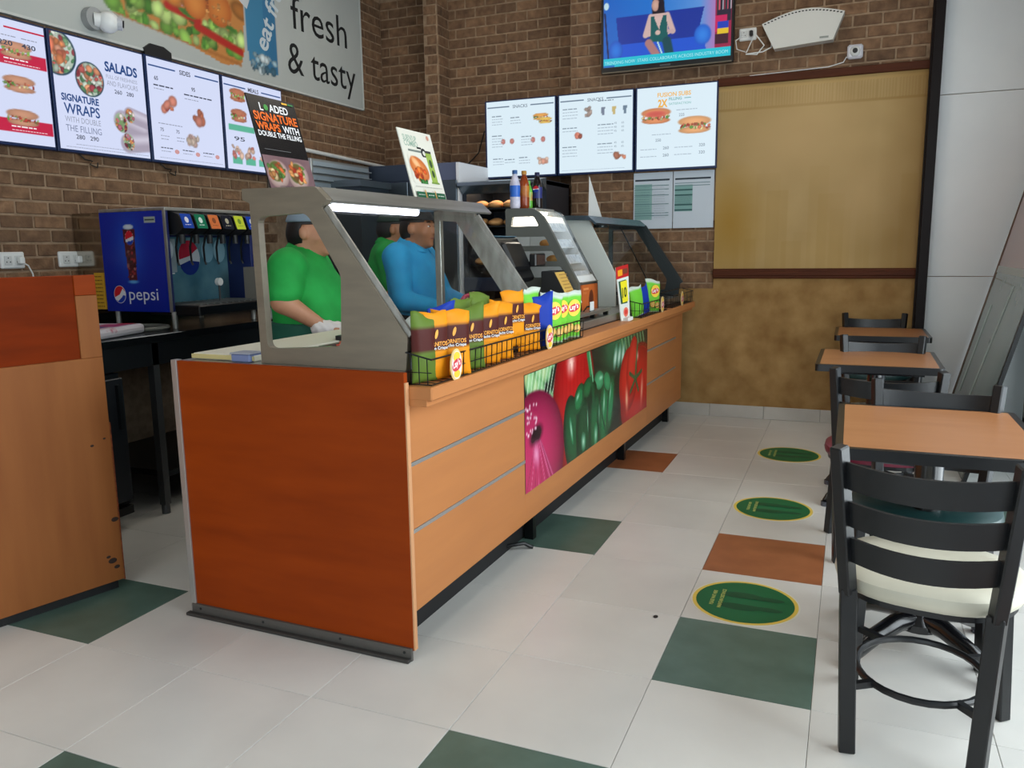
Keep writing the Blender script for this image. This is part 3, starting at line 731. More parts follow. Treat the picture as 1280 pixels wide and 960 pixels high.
pr.fine(0.03,0.27,H*0.185,0.005,(170,170,160),2)
for k in range(3): pr.rect(0.02+k*0.088,0.01,0.10+k*0.088,0.038,(40,96,70)); pr.rect(0.095+k*0.088,0.01,0.104+k*0.088,0.048,(196,150,80)) if k<2 else None; pr.fine(0.03+k*0.088,0.085+k*0.088,0.022,0.006,(200,214,200),k)
poster('white combo poster with a burger and green drink on top of the steel guard',-1.270,0.945,1.584,W,H,(0.27,0.0,0.0),pr,mat('poster_white',(220,218,206),0.5),0.98)

# ---- heated display case with food
hd = cthing('heated_display_case','grey heated display case with slotted end and sloping glass front','display case',0,0,0)
prof = round_poly([(-1.375,0.982),(-0.925,0.982),(-0.932,1.165),(-1.145,1.550),(-1.205,1.592),(-1.378,1.594)],[0.004,0.004,0.006,0.05,0.05,0.015],5)
M_grey = mat('charcoal_grey',(86,88,84),0.45)
def slot(z0,z1,ins=0.055):
    fx = lambda z: -0.932-(z-1.165)*0.553-ins
    return round_poly([(-1.345,z0),(fx(z0),z0),(fx(z1),z1),(-1.335,z1)],0.010,3)
slots = [slot(1.200,1.262),slot(1.292,1.350),slot(1.380,1.432),slot(1.492,1.545,0.06)]
MB().prism(prof,'y',2.00,2.028,slots).build('end_frame', M_grey, hd)
MB().prism(prof,'y',2.33,2.352).build('end_frame', M_grey, hd)
MB().box((-1.37,2.028,0.982),(-0.942,2.33,1.165)).build('base', M_grey, hd)
of = MB().box((-0.942,2.035,0.995),(-0.926,2.325,1.155),bev=0.003).build('front_panel', mat('burnt_orange',(186,92,36),0.4), hd)
pr = Print(); pr.rect(0,0,0.29,0.16,(190,94,38)); pr.disc(0.17,0.07,0.045,0.058,(70,26,16),(110,46,20)); pr.disc(0.15,0.075,0.06,0.07,(200,110,50),(190,94,38)) if False else None; pr.rect(0.03,0.13,0.12,0.142,(226,140,80)); pr.text('FRESH',0.03,0.106,0.02,(226,140,80))
pr.build('panel_print', M_prt, of, (-0.926,2.035,0.995),(0,1,0),(0,0,1))
M_wlit = mat('white_enamel',(232,232,228),0.35)
MB().box((-1.372,2.03,1.166),(-1.362,2.33,1.58)).build('back_panel', M_wlit, hd)
MB().box((-1.37,2.028,1.575),(-1.20,2.33,1.594),bev=0.003).build('top', M_steel, hd)
MB().prism([(-1.36,1.17),(-0.95,1.17),(-1.15,1.545),(-1.36,1.57)],'y',2.326,2.3295).build('white_liner', M_wlit, hd)
MB().prism([(-0.940,1.168),(-0.932,1.168),(-0.960,1.21),(-0.968,1.21)],'y',2.03,2.328).build('front_sill', M_wlit, hd)
M_warm = mat('display_lamp',(255,246,230),0.4,emit=14)
MB().box((-1.34,2.05,1.562),(-1.24,2.31,1.574)).build('lamp_strip', M_warm, hd)
for z in (1.18,1.275,1.365,1.46):
    fx = -0.932-(z-1.165)*0.553-0.03
    sh_ = MB().box((-1.36,2.03,z),(fx,2.325,z+0.008)).build('shelf', M_wlit, hd)
    MB().prism([(fx-0.002,z+0.008),(fx+0.002,z+0.008),(fx-0.022,z+0.052),(fx-0.026,z+0.052)],'y',2.035,2.325).build('price_strip', mat('strip_paper',(224,228,230),0.4,col2=(176,184,190),scale=40,contrast=(0.45,0.7)), sh_)
gp = [(-0.936,1.166),(-0.930,1.170),(-1.135,1.555),(-1.16,1.578),(-1.20,1.592),(-1.205,1.588),(-1.165,1.574),(-1.14,1.55)]
MB().prism(gp,'y',2.03,2.328).build('front_glass', glass_mat('case_glass',(0.97,0.98,0.99),0.05,0.05), hd)
MB().bar((-0.93,2.18,1.168),(-0.93,2.18,1.172),0.30,0.02).build('glass_clip', M_steel, hd)
M_pastry = mat('baked_crust',(196,128,62),0.7,col2=(226,176,104),scale=20)
for k,(x,y,z) in enumerate(((-1.12,2.10,1.2805),(-1.14,2.20,1.2805),(-1.18,2.13,1.3705),(-1.20,2.25,1.3705),(-1.08,2.12,1.1855),(-1.10,2.24,1.1855))):
    p = cthing('pastry','%s golden pastry on the %s shelf of the heated display case'%(('near','far')[k%2],('third','second','bottom')[k//2])+'','pastry',x,y,z,k*0.7,'pastries in the display case')
    MB().sph((0,0,0.022),(0.045,0.034,0.024),10).build('crust', M_pastry, p, smooth=True)

# ---- bottles standing on the display case
def bottle(label, lx, ly, capc, topc, lab, liq, r=0.030, h=0.215):
    p = cthing('drink_bottle', label, 'bottle', lx, ly, 1.595, 0, 'bottles on the display case')
    body = [(0.0,0.0),(r*0.85,0.0),(r,0.012),(r,h*0.28),(r*0.92,h*0.38),(r,h*0.48),(r,h*0.62),(r*0.75,h*0.76),(r*0.42,h*0.88),(r*0.42,h*0.92)]
    MB().lathe(body[1:],n=16).build('body', liq, p, smooth=True)
    MB().lathe([(r*1.01,h*0.30),(r*0.94,h*0.38),(r*1.015,h*0.48),(r*1.015,h*0.60)],n=16).build('sleeve', lab, p, smooth=True)
    MB().lathe([(r*0.5,h*0.90),(r*0.5,h*0.99),(r*0.44,h)],n=14).build('cap', capc, p, smooth=True)
    return p
M_capb = mat('cap_blue',(40,84,140),0.4); M_capy = mat('cap_amber',(170,120,40),0.4); M_capd = mat('cap_navy',(24,28,70),0.4)
M_clearb = mat('clear_bottle',(176,176,196),0.15,col2=(210,206,220),scale=30); 
bottle('clear plastic bottle with a blue label, leftmost on the display case',-1.33,2.035,M_capb,None,mat('label_blue',(30,96,190),0.4),M_clearb)
bottle('amber drink bottle with a yellow neck on the display case',-1.30,2.10,M_capy,None,mat('label_amber',(150,70,20),0.4,col2=(190,120,30),scale=20),mat('amber_drink',(150,62,16),0.15,col2=(120,44,10),scale=12))
bottle('short light green bottle between the amber and the cola bottles',-1.31,2.19,mat('cap_green',(90,170,60),0.4),None,mat('label_green',(120,196,84),0.4,col2=(210,110,80),scale=16),mat('green_drink',(96,176,60),0.15),r=0.024,h=0.165)
bt = bottle('dark cola bottle with a red and blue label, rightmost on the display case',-1.27,2.23,M_capd,None,mat('label_cola',(28,40,110),0.4),mat('cola',(22,12,14),0.12))
pr = Print(); pr.disc(0,0,0.019,0.019,(226,226,230)); pr.disc(0,0.001,0.0185,0.0185,(196,30,48),a0=0.2,a1=PI-0.1); pr.disc(0,-0.001,0.0185,0.0185,(30,60,160),a0=PI+0.2,a1=2*PI-0.1)
pr.build('label_emblem', M_prt, bt, (0.004,-0.0310,0.116),(1,0,0),(0,0,1))

# ---- steel tray in front of the display case
tr = cthing('steel_rail_tray','low steel tray on short feet at the counter edge before the display case','tray',-0.855,1.80,0.982)
MB().box((-0.055,-0.40,0.022),(0.055,0.40,0.032),bev=0.002).box((0.045,-0.40,0.032),(0.055,0.40,0.040)).build('tray_top', M_steel, tr)
for y in (-0.36,-0.1,0.12,0.36): MB().box((0.02,y-0.012,0),(0.045,y+0.012,0.022)).build('foot', M_blackm, tr)

# ---- till with customer display, and slip printer
t = cthing('till_terminal','black till terminal seen from behind with a small customer display','till',-1.20,1.70,0.982); t.scale = (1.0,1.0,0.95)
MB().box((-0.10,-0.11,0.0),(0.10,0.11,0.018),bev=0.005).build('base', M_black, t)
MB().prism(round_poly([(-0.05,0.015),(0.05,0.015),(0.035,0.27),(-0.02,0.27)],0.01),'y',-0.055,0.055).build('stand', M_black, t)
mb = MB(); R = Matrix.Translation((0.0,0,0.35)) @ Matrix.Rotation(-0.42,4,'Y')
mb.box((-0.05,-0.185,-0.135),(0.0,0.185,0.135),bev=0.012,M=R); mb.box((0.0,-0.12,-0.08),(0.035,0.12,0.09),bev=0.015,M=R); mb.build('monitor', M_black, t)
mb = MB(); mb.box((-0.05,-0.18,0.136),(-0.002,0.18,0.1395),M=R); mb.build('top_sheen', mat('teal_sheen',(70,110,128),0.2), t)  # teal strip stands for the reflection on the monitor's glossy top
d = MB().box((0.055,0.09,0.30),(0.095,0.235,0.375),bev=0.006).bar((0.03,0.10,0.30),(0.075,0.14,0.33),0.02).build('customer_display', M_black, t)
MB().box((0.0945,0.10,0.31),(0.097,0.225,0.365)).build('display_window', mat('brown_window',(58,40,34),0.25), d)
t = cthing('slip_printer','dark slip printer with a yellow printed label on its sloping lid','printer',-0.985,1.90,0.982); t.scale = (1.0,1.0,1.3)
MB().prism(round_poly([(-0.10,0.0),(0.075,0.0),(0.075,0.05),(-0.03,0.20),(-0.10,0.20)],0.008),'y',-0.085,0.085).build('body', M_black, t)
mb = MB(); a = Vector((-0.03,0,0.20)); bq = Vector((0.075,0,0.05)); d_ = (a-bq); v = d_.normalized(); uu = Vector((0,1,0)); 
pr = Print(); pr.rect(0,0,0.15,0.17,(222,184,96)); [pr.fine(0.015,0.135,0.02+0.016*k,0.008,(170,120,60),k) for k in range(9)]; pr.rect(0.0,0.0,0.15,0.012,(226,222,206))
pr.build('yellow_label', M_prt, t, tuple(bq+v*0.005+Vector((0,-0.075,0))), tuple(uu), tuple(v), off=0.001)
MB().tube([(0.075,0.02,0.03),(0.10,0.03,0.02),(0.12,0.05,0.045),(0.13,0.07,0.045)],0.004,6).build('cable', M_black, t)
t = cthing('receipt_card','small white printed card in a clip beside the slip printer','card',-0.83,1.93,1.016)
MB().box((-0.004,-0.035,0.0),(0.004,0.035,0.006)).build('clip', M_black, t); MB().box((-0.001,-0.033,0.006),(0.001,0.033,0.055)).build('card', M_white, t)

# ---- far sneeze guard (white near end, dark far end)
g2 = cthing('glass_display_guard','glass food guard with a solid white end panel and dark shelf','sneeze guard',0,0,0)
M_wsteel = mat('satin_white_steel',(216,222,216),0.42,0.25)
pg = round_poly([(-1.315,0.982),(-0.945,0.982),(-0.950,1.20),(-1.110,1.505),(-1.125,1.560),(-1.315,1.566)],0.006)
MB().prism(pg,'y',2.765,2.79).build('white_end_panel', M_wsteel, g2)
M_slate = mat('dark_slate_metal',(58,64,66),0.35,0.5)
fo = [(-1.36,0.982),(-0.795,0.982),(-0.785,1.075),(-1.085,1.515),(-1.10,1.545),(-1.36,1.545)]
fh = round_poly([(-1.33,1.50),(-1.14,1.50),(-0.885,1.11),(-0.90,1.03),(-1.33,1.03)],0.015)
MB().prism(fo,'y',3.975,4.0,[fh]).build('far_frame', M_slate, g2)
MB().bar((-0.785,3.985,1.075),(-1.085,3.985,1.515),0.06,0.014,up=(0,1,0)).build('far_slope_edge', M_slate, g2)
MB().prism([(-1.36,1.545),(-1.36,1.575),(-1.12,1.570),(-1.06,1.522),(-1.07,1.512),(-1.10,1.540)],'y',2.72,4.03).build('top_shelf', mat('slate_blue_metal',(104,122,136),0.25,0.8), g2)
MB().prism([(-0.935,1.13),(-0.931,1.135),(-1.095,1.512),(-1.10,1.508)],'y',2.79,3.975).build('front_glass', M_gl, g2)
MB().bar((-0.90,3.55,1.06),(-1.14,3.55,1.51),0.008).build('glass_edge', M_blackm, g2)
MB().cyl((-1.15,3.1,1.50),(-1.15,3.1,1.548),0.05,n=16).build('lamp_cap', M_slate, g2)
MB().bar((-1.35,3.2,0.982),(-1.35,3.2,1.545),0.03).build('rear_post', M_slate, g2)
t = cthing('folded_card','tall white folded card standing on the far glass guard','card',-1.20,3.12,1.574)
MB().prism([(-0.045,0.0),(0.05,0.0),(-0.04,0.275)],'y',-0.002,0.002).prism([(-0.045,0.0),(0.03,0.0),(-0.04,0.275)],'y',0.004,0.008).build('card', M_white, t)
for k,(y,w,h) in enumerate(((2.95,0.16,0.05),(3.35,0.2,0.06),(3.7,0.18,0.05))):
    t = cthing('dark_food_tub','%s dark covered tub on the worktop under the far glass guard'%('nearest','middle','farthest')[k],'tub',-1.10,y,0.982,0,'tubs under the far guard')
    MB().prism(rrect(-0.12,-w/2,0.12,w/2,0.02),'z',0,h).build('tub', M_slate, t); MB().prism(rrect(-0.125,-w/2-0.005,0.125,w/2+0.005,0.02),'z',h,h+0.01).build('lid', M_black, t)

# ---- leaning price standee
t = cthing('price_standee','slim white price standee with red header and yellow block on the ledge','sign',-0.73,2.30,0.937,-0.25); t.rotation_euler.x = 0.12
pr = Print(); pr.poly([(0.02,0),(0.12,0),(0.13,0.31),(-0.01,0.32)],(222,228,220)); pr.rect(-0.012,0.255,0.13,0.325,(190,30,34)); pr.rect(0.008,0.27,0.06,0.305,(240,160,30)); pr.rect(0.065,0.275,0.12,0.305,(120,60,40))
pr.poly([(0.025,0.105),(0.10,0.10),(0.095,0.24),(0.01,0.24)],(34,84,56)); pr.poly([(0.045,0.11),(0.11,0.11),(0.105,0.235),(0.03,0.235)],(238,224,40)); pr.text('10',0.045,0.14,0.08,(40,60,30),0.03,w=0.05)
pr.disc(0.075,0.05,0.028,0.028,(232,120,100)); pr.disc(0.075,0.05,0.016,0.016,(214,60,50)); pr.rect(0.055,0.0,0.085,0.015,(60,70,60))
MB().prism([(-0.05,0.0),(0.05,0.0),(0.06,0.31),(-0.08,0.325)],'x',-0.018,-0.014).prism([(-0.03,0.0),(0.03,0.0),(0.03,0.02),(-0.03,0.02)],'x',-0.03,0.02).build('board', M_white, t)
pr.build('printed_face', M_prt, t, (-0.014,-0.07,0.0),(0,1,0),(0,0,1))
# ================================================================== WIRE BASKETS AND BAGS OF CRISPS
def oval_plate(parent, y, z, x, tilt=0.0, s=1.0):
    p = MB(); pts = [(y+0.042*s*math.cos(a),z+0.055*s*math.sin(a)) for a in np.linspace(0,2*PI,24,endpoint=False)]
    p.prism(pts,'x',x,x+0.003); o = p.build('brand_plate', mat('plate_cream',(226,196,130),0.4), parent); o['label']='oval cream brand plate'
    pr = Print(); pr.disc(0,0,0.036*s,0.048*s,(232,214,206)); pr.disc(0,0.028*s,0.024*s,0.016*s,(240,196,60)); pr.disc(0,-0.030*s,0.022*s,0.013*s,(240,196,60))
    pr.disc(0,0,0.034*s,0.020*s,(206,60,70),rot=0.25); pr.text("Lay's",-0.026*s,-0.010*s,0.030*s,(248,244,244),0.02,w=0.052*s,rot=0.2)
    pr.build('brand_print', M_prt, o, (x+0.003,y,z),(0,1,0),(0,0,1)); return o
def wire_basket(label, y0, y1, depth=0.092, h=0.085, lx=-0.690, plates=(), grid0=None):
    t = cthing('wire_basket', label, 'basket', lx, (y0+y1)/2, 0.9375, 0, 'wire baskets on the ledge'); L = (y1-y0)/2; W = 0.0024
    r = MB()
    r.tube([(0,-L,h),(0,L,h),(-depth,L,h+0.02),(-depth,-L,h+0.02)],W*1.3,6,closed=True); r.build('rim', M_blackm, t)
    b = MB(); b.tube([(-0.004,-L+0.004,W),(-0.004,L-0.004,W),(-depth,L-0.004,W),(-depth,-L+0.004,W)],W,6,closed=True)
    n = int((y1-y0)/0.045)
    for k in range(1,n):
        y = -L+2*L*k/n; b.tube([(-0.004,y,W),(-depth,y,W)],W*0.8,4)
    b.build('base_wires', M_blackm, t)
    f = MB(); g0 = -L if grid0 is None else grid0-(y0+y1)/2
    for k in range(n+1):
        y = -L+2*L*k/n
        if y < g0: continue
        f.tube([(-0.004,y,W),(0,y,h)],W*0.8,4)
    f.tube([(-0.002,g0,h*0.5),(-0.002,L,h*0.5)],W*0.9,5); f.build('front_wires', M_blackm, t)
    s_ = MB()
    for yy in (-L,L):
        s_ = MB()
        for k in range(3): x = -depth*(k+0.5)/3; s_.tube([(x,yy*0.998,W),(x,yy,h+0.02*(k+0.5)/3)],W*0.8,4)
        s_.tube([(0,yy,h*0.5),(-depth,yy,h*0.5)],W*0.8,4); s_.build('end_wires', M_blackm, t)
    for y in plates: oval_plate(t, y-(y0+y1)/2, 0.048, 0.003)
    return t
wire_basket('long black wire basket full of crisp bags on the counter ledge',-0.130,1.37,plates=(0.03,0.90),grid0=0.05)
wire_basket('short black wire basket with a few crisp bags before the far guard',2.47,3.15,plates=(2.98,),lx=-0.688)
wire_basket('empty black wire basket at the far end of the ledge',3.32,4.02,plates=(3.60,),lx=-0.688)

def bag_mesh(seed, w, h, d, colfn):
    g = np.random.RandomState(seed); nu,nv = 13,18
    us = np.linspace(-1,1,nu); vs = np.linspace(0,1,nv); V=[];C=[]
    ph = g.rand(4)*6.28
    for side in (1,-1):
        for v in vs:
            ends = min(1.0, 1.25*math.sin(PI*min(max((v-0.03)/0.94,0),1))**0.62) if 0.03<v<0.97 else 0.0
            for u in us:
                bul = max(0.0,1-abs(u)**2.6)**0.6*ends
                wr = 0.10*math.sin(7*u+ph[0]+5*v)*math.sin(6*v+ph[1])+0.06*math.sin(15*u+ph[2])*(abs(v-0.5)*2)**2
                wid = w/2*(1-0.06*ends)
                y = side*(d/2*bul*(1+0.5*wr)+0.0006) + (0.010*math.sin(3*u+ph[3])*(v-0.88)/0.12 if v>0.88 else 0)
                z = h*v + ((0.014*math.sin(ph[2])*u+0.004*math.sin(4*u+ph[1]))*(v-0.8)/0.2 if v>0.8 else 0)
                V.append((u*wid, -y, z)); C.append(colfn(u,v,side))
    F=[]
    for s_ in (0,1):
        b = s_*nu*nv
        for j in range(nv-1):
            for i in range(nu-1):
                q=(b+j*nu+i,b+j*nu+i+1,b+(j+1)*nu+i+1,b+(j+1)*nu+i); F.append(q if s_==0 else q[::-1])
    def e(s_,j,i): return s_*nu*nv+j*nu+i
    for j in range(nv-1): F.append((e(0,j,0),e(0,j+1,0),e(1,j+1,0),e(1,j,0))); F.append((e(0,j+1,nu-1),e(0,j,nu-1),e(1,j,nu-1),e(1,j+1,nu-1)))
    for i in range(nu-1): F.append((e(0,0,i+1),e(0,0,i),e(1,0,i),e(1,0,i+1))); F.append((e(0,nv-1,i),e(0,nv-1,i+1),e(1,nv-1,i+1),e(1,nv-1,i)))
    me = bpy.data.meshes.new('bag'); me.from_pydata(V,[],F); at = me.attributes.new('print','FLOAT_COLOR','POINT')
    c = np.ones((len(V),4)); c[:,:3] = lin(np.array(C,float)); at.data.foreach_set('color',c.ravel().astype(np.float32))
    me.polygons.foreach_set('use_smooth',[True]*len(me.polygons)); me.update(); return me
M_foil = attr_mat('foil_bag', 0.5, spec=0.15)
def nacho(col):
    def f(u,v,s_):
        if 0.44<v<0.80: return (76,30,26)
        return col
    return f
def lays(col):
    def f(u,v,s_):
        if (v>0.93 or v<0.05) and col!=BLU: return (196,206,196)
        return col
    return f
ORG,GRN,LIM,BLU = (226,142,22),(92,116,44),(112,196,60),(24,56,160)
bag_count = [0]
def bag(kind, label, lx, ly, rz, z=0.9405, h=0.225, w=0.135, d=0.042, tilt=0.0, group='crisp bags in the long basket', text=True, lean=0.0):
    k = bag_count[0]; bag_count[0]+=1
    p = cthing('crisp_bag', label, 'crisp bag', lx, ly, z, rz, group); p.rotation_euler.x = tilt; p.rotation_euler.y = lean
    col = {'o':ORG,'g':GRN,'l':LIM,'b':BLU}[kind]
    o = link('pouch', bag_mesh(k,w,h,d,(nacho if kind in 'og' else lays)(col)), M_foil, p)
    if text:
        pr = Print()
        if kind in 'og':
            pr.text('CORNITOS',-0.045,0.505*h,0.020,(240,160,50),0.02,w=0.09); pr.text('Nacho Crisps',-0.045,0.455*h,0.014,(220,222,224),0.02,w=0.09)
            pr.disc(0.0,0.68*h,0.006,0.016,(240,160,50),rot=-0.3)
        else:
            pr.disc(0,0.66*h,0.040,0.040,(246,206,70)); pr.disc(0,0.66*h,0.036,0.018,(206,44,56),rot=0.25); pr.text("Lay's",-0.027,0.66*h-0.011,0.032,(248,246,246),0.02,w=0.055,rot=0.2)
            pr.disc(-0.02,0.25*h,0.024,0.02,(236,196,110),(214,160,70)); pr.disc(0.025,0.22*h,0.022,0.02,(240,206,130),(214,160,70))
        pr.build('bag_print', M_prt, p, (0,-d/2-0.001,0),(1,0,0),(0,0,1))
    return p
GB = 'crisp bags in the long basket'
bag('g','olive and brown nacho bag at the near end of the long basket',-0.750,-0.070,1.30,text=False,d=0.040,w=0.115)
bag('o','orange and brown nacho bag just behind the front orange bag, near end',-0.742,-0.025,1.18,d=0.040)
bag('o','frontmost orange nacho bag at the near end of the long basket',-0.728,0.080,0.98,d=0.044,w=0.15)
bag('g','olive nacho bag right of the frontmost orange bag',-0.735,0.225,1.10,w=0.145)
bag('g','olive nacho bag pressed against the glass in the near back row',-0.772,0.235,1.40,z=0.968,text=False,d=0.03)
bag('b','blue-topped crisp bag lying behind the two near orange bags',-0.772,0.090,1.30,z=0.955,text=False,d=0.03)
bag('g','creased olive nacho bag in the middle back row of the long basket',-0.772,0.400,1.45,z=0.978,text=False,d=0.03)
bag('o','orange nacho bag squeezed between olive and orange neighbours',-0.733,0.370,1.20)
bag('o','orange nacho bag with silver lettering left of the tall one',-0.731,0.500,1.25)
bag('o','tall orange nacho bag standing highest in the long basket',-0.742,0.640,1.25,z=0.975)
bag('o','small orange nacho bag right of the tall one, beside the oval plate',-0.733,0.785,1.2,h=0.20)
bag('l','pale green crisp bag behind the blue one in the long basket',-0.772,0.900,1.4,z=0.972,text=False,d=0.03)
bag('b','blue crisp bag turned edge-on in the long basket',-0.736,0.930,0.85,text=False,w=0.12)
bag('l','lime green crisp bag right of the blue bag in the long basket',-0.733,1.050,1.10)
bag('l','upright lime green crisp bag in the middle of the green group',-0.738,1.165,1.30)
bag('l','lime green crisp bag leaning at the far end of the long basket',-0.733,1.285,1.10,tilt=0.08)
GS = 'crisp bags in the short basket'
bag('l','lime crisp bag edge-on beside the price standee',-0.735,2.56,1.25,lean=-0.22,group=GS,text=False,h=0.19)
bag('b','dark blue crisp bag edge-on in the short basket',-0.735,2.72,1.30,lean=-0.25,group=GS,text=False,h=0.18)
bag('l','lime and white crisp bag standing right of the blue one in the short basket',-0.735,2.90,1.05,lean=0.05,group=GS,h=0.21)

# ---- bread bag with yellow and green print, on the worktop behind the crisps
t = cthing('bread_packet','white bread packet with yellow and green marks behind the crisp bags','packet',-1.00,0.36,1.02)
MB().sph((0,0,0.055),(0.06,0.12,0.055),14).build('wrapper', mat('white_wrapper',(226,232,226),0.35), t, smooth=True)
MB().sph((0.032,-0.06,0.072),(0.03,0.035,0.035),10).build('yellow_mark', mat('mark_yellow',(226,206,40),0.4), t, smooth=True)
MB().sph((0.032,0.045,0.072),(0.03,0.04,0.035),10).build('green_mark', mat('mark_green',(30,120,80),0.4), t, smooth=True)
t = cthing('gloves_box','clear plastic bag with a red-handled pair of tongs on the worktop','bag',-1.20,1.12,0.982)
MB().sph((0,0,0.07),(0.09,0.12,0.07),12).build('clear_bag', glass_mat('clear_bag_film',(0.75,0.8,0.82),0.12), t, smooth=True)
MB().tube([(0.0,-0.12,0.10),(0.02,-0.05,0.165),(0.02,0.05,0.175),(0.0,0.12,0.13)],0.009,8).build('red_handle', mat('red_grip',(176,30,70),0.4), t, smooth=True)
# ================================================================== SCREENS AND SIGNS
M_bezel = mat('screen_bezel',(16,40,84),0.35); M_bezelk = mat('tv_bezel',(16,17,20),0.3)
NAVY=(30,70,130); DK=(60,66,84); GY=(150,156,176); BGL=(214,222,250); BGB=(222,240,250)
def screen(name,label,cat,loc,rz,w,h,pr,group=None,bez=0.016,depth=0.05,bm=None):
    """local x = right along the wall, -y = out of the wall, z up; loc = lower left corner at the wall"""
    t = thing(name,label,cat,loc,rz,group)
    MB().box((0,-depth,0),(w,-0.002,h),bev=0.003).build('housing', bm or M_bezel, t)
    pr.build('display', M_scr, t, (bez,-depth,bez),(1,0,0),(0,0,1),off=0.0008)
    return t
def sub_sandwich(p,x,y,w,h,seed=0,col=(224,150,100)):
    p.ell(x+w/2,y+h*0.70,w*0.52,h*0.32,0,col,tuple(c*0.8 for c in col),soft=0.15); p.ell(x+w/2,y+h*0.2,w*0.50,h*0.22,0,col,tuple(c*0.75 for c in col),soft=0.15)
    p.blobs(26,(x+w*0.04,y+h*0.28,x+w*0.96,y+h*0.55),h*0.10,[(176,60,46),(206,110,80),(96,150,70),(140,180,90),(226,206,150)],seed=seed)
SW,SH = 0.655,0.645
IW,IH = SW-0.026,SH-0.026
left_screens = []
# 1: cut by the picture edge: red bands with sandwiches
p1 = Pic(IW,IH,110,110,BGL)
for k,(y,) in enumerate(((0.44,),(0.27,),(0.10,))):
    if k!=1: p1.poly([(0.30,y-0.045),(IW,y-0.045),(IW,y+0.02),(0.30,y+0.02)],(196,24,66))
    else: pass
    sub_sandwich(p1,0.36,y-0.01,0.19,0.085,k,(206,150,120))
    p1.poly([(0,y-0.045),(0.26,y-0.045),(0.26,y+0.02),(0,y+0.02)],(196,24,66)); sub_sandwich(p1,0.04,y-0.01,0.19,0.085,k+5,(206,150,120))
pr = Print(); pr.raster(p1,0,0,IW,IH); pr.rect(0.40,IH-0.045,IW,IH-0.036,(196,24,66)); pr.text('SUBS',0.27,IH-0.055,0.034,(176,30,66),0.02); pr.text('220',0.36,IH-0.13,0.034,DK,0.02,w=0.08); pr.text('430',0.49,IH-0.13,0.034,DK,0.02,w=0.08)
pr.fine(0.36,0.46,IH-0.085,0.008,GY,1); pr.fine(0.49,0.58,IH-0.085,0.008,GY,2)
for y in (0.42,0.08): pr.fine(0.38,0.52,y,0.010,(250,240,244),3); pr.fine(0.38,0.58,y-0.018,0.007,(240,200,210),4)
left_screens.append(('lit menu screen with red bands, leftmost on the brick wall',0.275,pr))
# 2: salads and signature wraps
p2_ = Pic(IW,IH,150,150,BGL)
for cx,cy,rx,ry in ((0.035,IH-0.105,0.125,0.125),(0.235,IH-0.215,0.098,0.098)):
    p2_.ell(cx,cy,rx,ry,0,(36,70,84),(30,62,76),soft=0.05); p2_.ell(cx,cy,rx*0.9,ry*0.92,0,(206,214,206),(170,190,170),soft=0.05)
    m,_,_,_ = p2_.ellm(cx,cy,rx*0.92,ry*0.92); p2_.blobs(110,(cx-rx,cy-ry,cx+rx,cy+ry),0.020,[(120,160,120),(80,130,90),(190,206,190),(196,96,90),(226,150,110),(150,60,70),(220,224,214)],seed=int(cx*1000),clip=m)
m,_,_,_ = p2_.ellm(0.02,IH-0.10,0.075,0.075); p2_.blobs(14,(0,IH-0.16,0.08,IH-0.04),0.035,[(226,140,90),(216,120,90),(236,170,140)],seed=5,clip=m)
for a,b,c in (((0.60,0.16),(0.44,0.20),0.070),((0.66,0.10),(0.47,0.075),0.062),((0.62,0.22),(0.50,0.245),0.05)):
    p2_.line(a,b,c,(168,158,176),soft=0.2); p2_.line((a[0],a[1]+c*0.3),(b[0],b[1]+c*0.3),c*0.6,(206,200,216),soft=0.9)
for cx,cy,r in ((0.43,0.19,0.062),(0.475,0.085,0.055),(0.50,0.24,0.045)):
    p2_.ell(cx,cy,r*0.8,r,0.3,(120,150,100),(170,190,170),soft=0.15); m,_,_,_ = p2_.ellm(cx,cy,r*0.75,r*0.95,0.3)
    p2_.blobs(34,(cx-r,cy-r,cx+r,cy+r),0.014,[(200,110,130),(230,190,160),(90,130,80),(226,150,90),(120,40,60),(236,226,220)],seed=int(cx*999),clip=m)
pr = Print(); pr.raster(p2_,0,0,IW,IH)
pr.text('SALADS',0.345,IH-0.145,0.075,NAVY,0.035,w=0.235); pr.text('FULL OF FRESHNESS',0.35,IH-0.185,0.030,GY,0,w=0.225); pr.text('AND FLAVOURS',0.35,IH-0.225,0.040,GY,0,w=0.225); pr.text('260   280',0.40,IH-0.265,0.032,DK,0.01,w=0.14)
pr.text('SIGNATURE',0.035,0.265,0.052,NAVY,0.035,w=0.245); pr.text('WRAPS',0.045,0.195,0.080,NAVY,0.015,w=0.235); pr.text('WITH DOUBLE',0.045,0.150,0.044,GY,0,w=0.235); pr.text('THE FILLING',0.045,0.100,0.050,(120,130,160),0.0,w=0.235); pr.text('280   290',0.105,0.062,0.034,DK,0.01,w=0.15)
pr.fine(0.10,0.55,0.030,0.005,GY,7); pr.fine(0.03,0.60,0.012,0.005,GY,8)
left_screens.append(('lit menu screen reading SALADS and SIGNATURE WRAPS',0.938,pr))
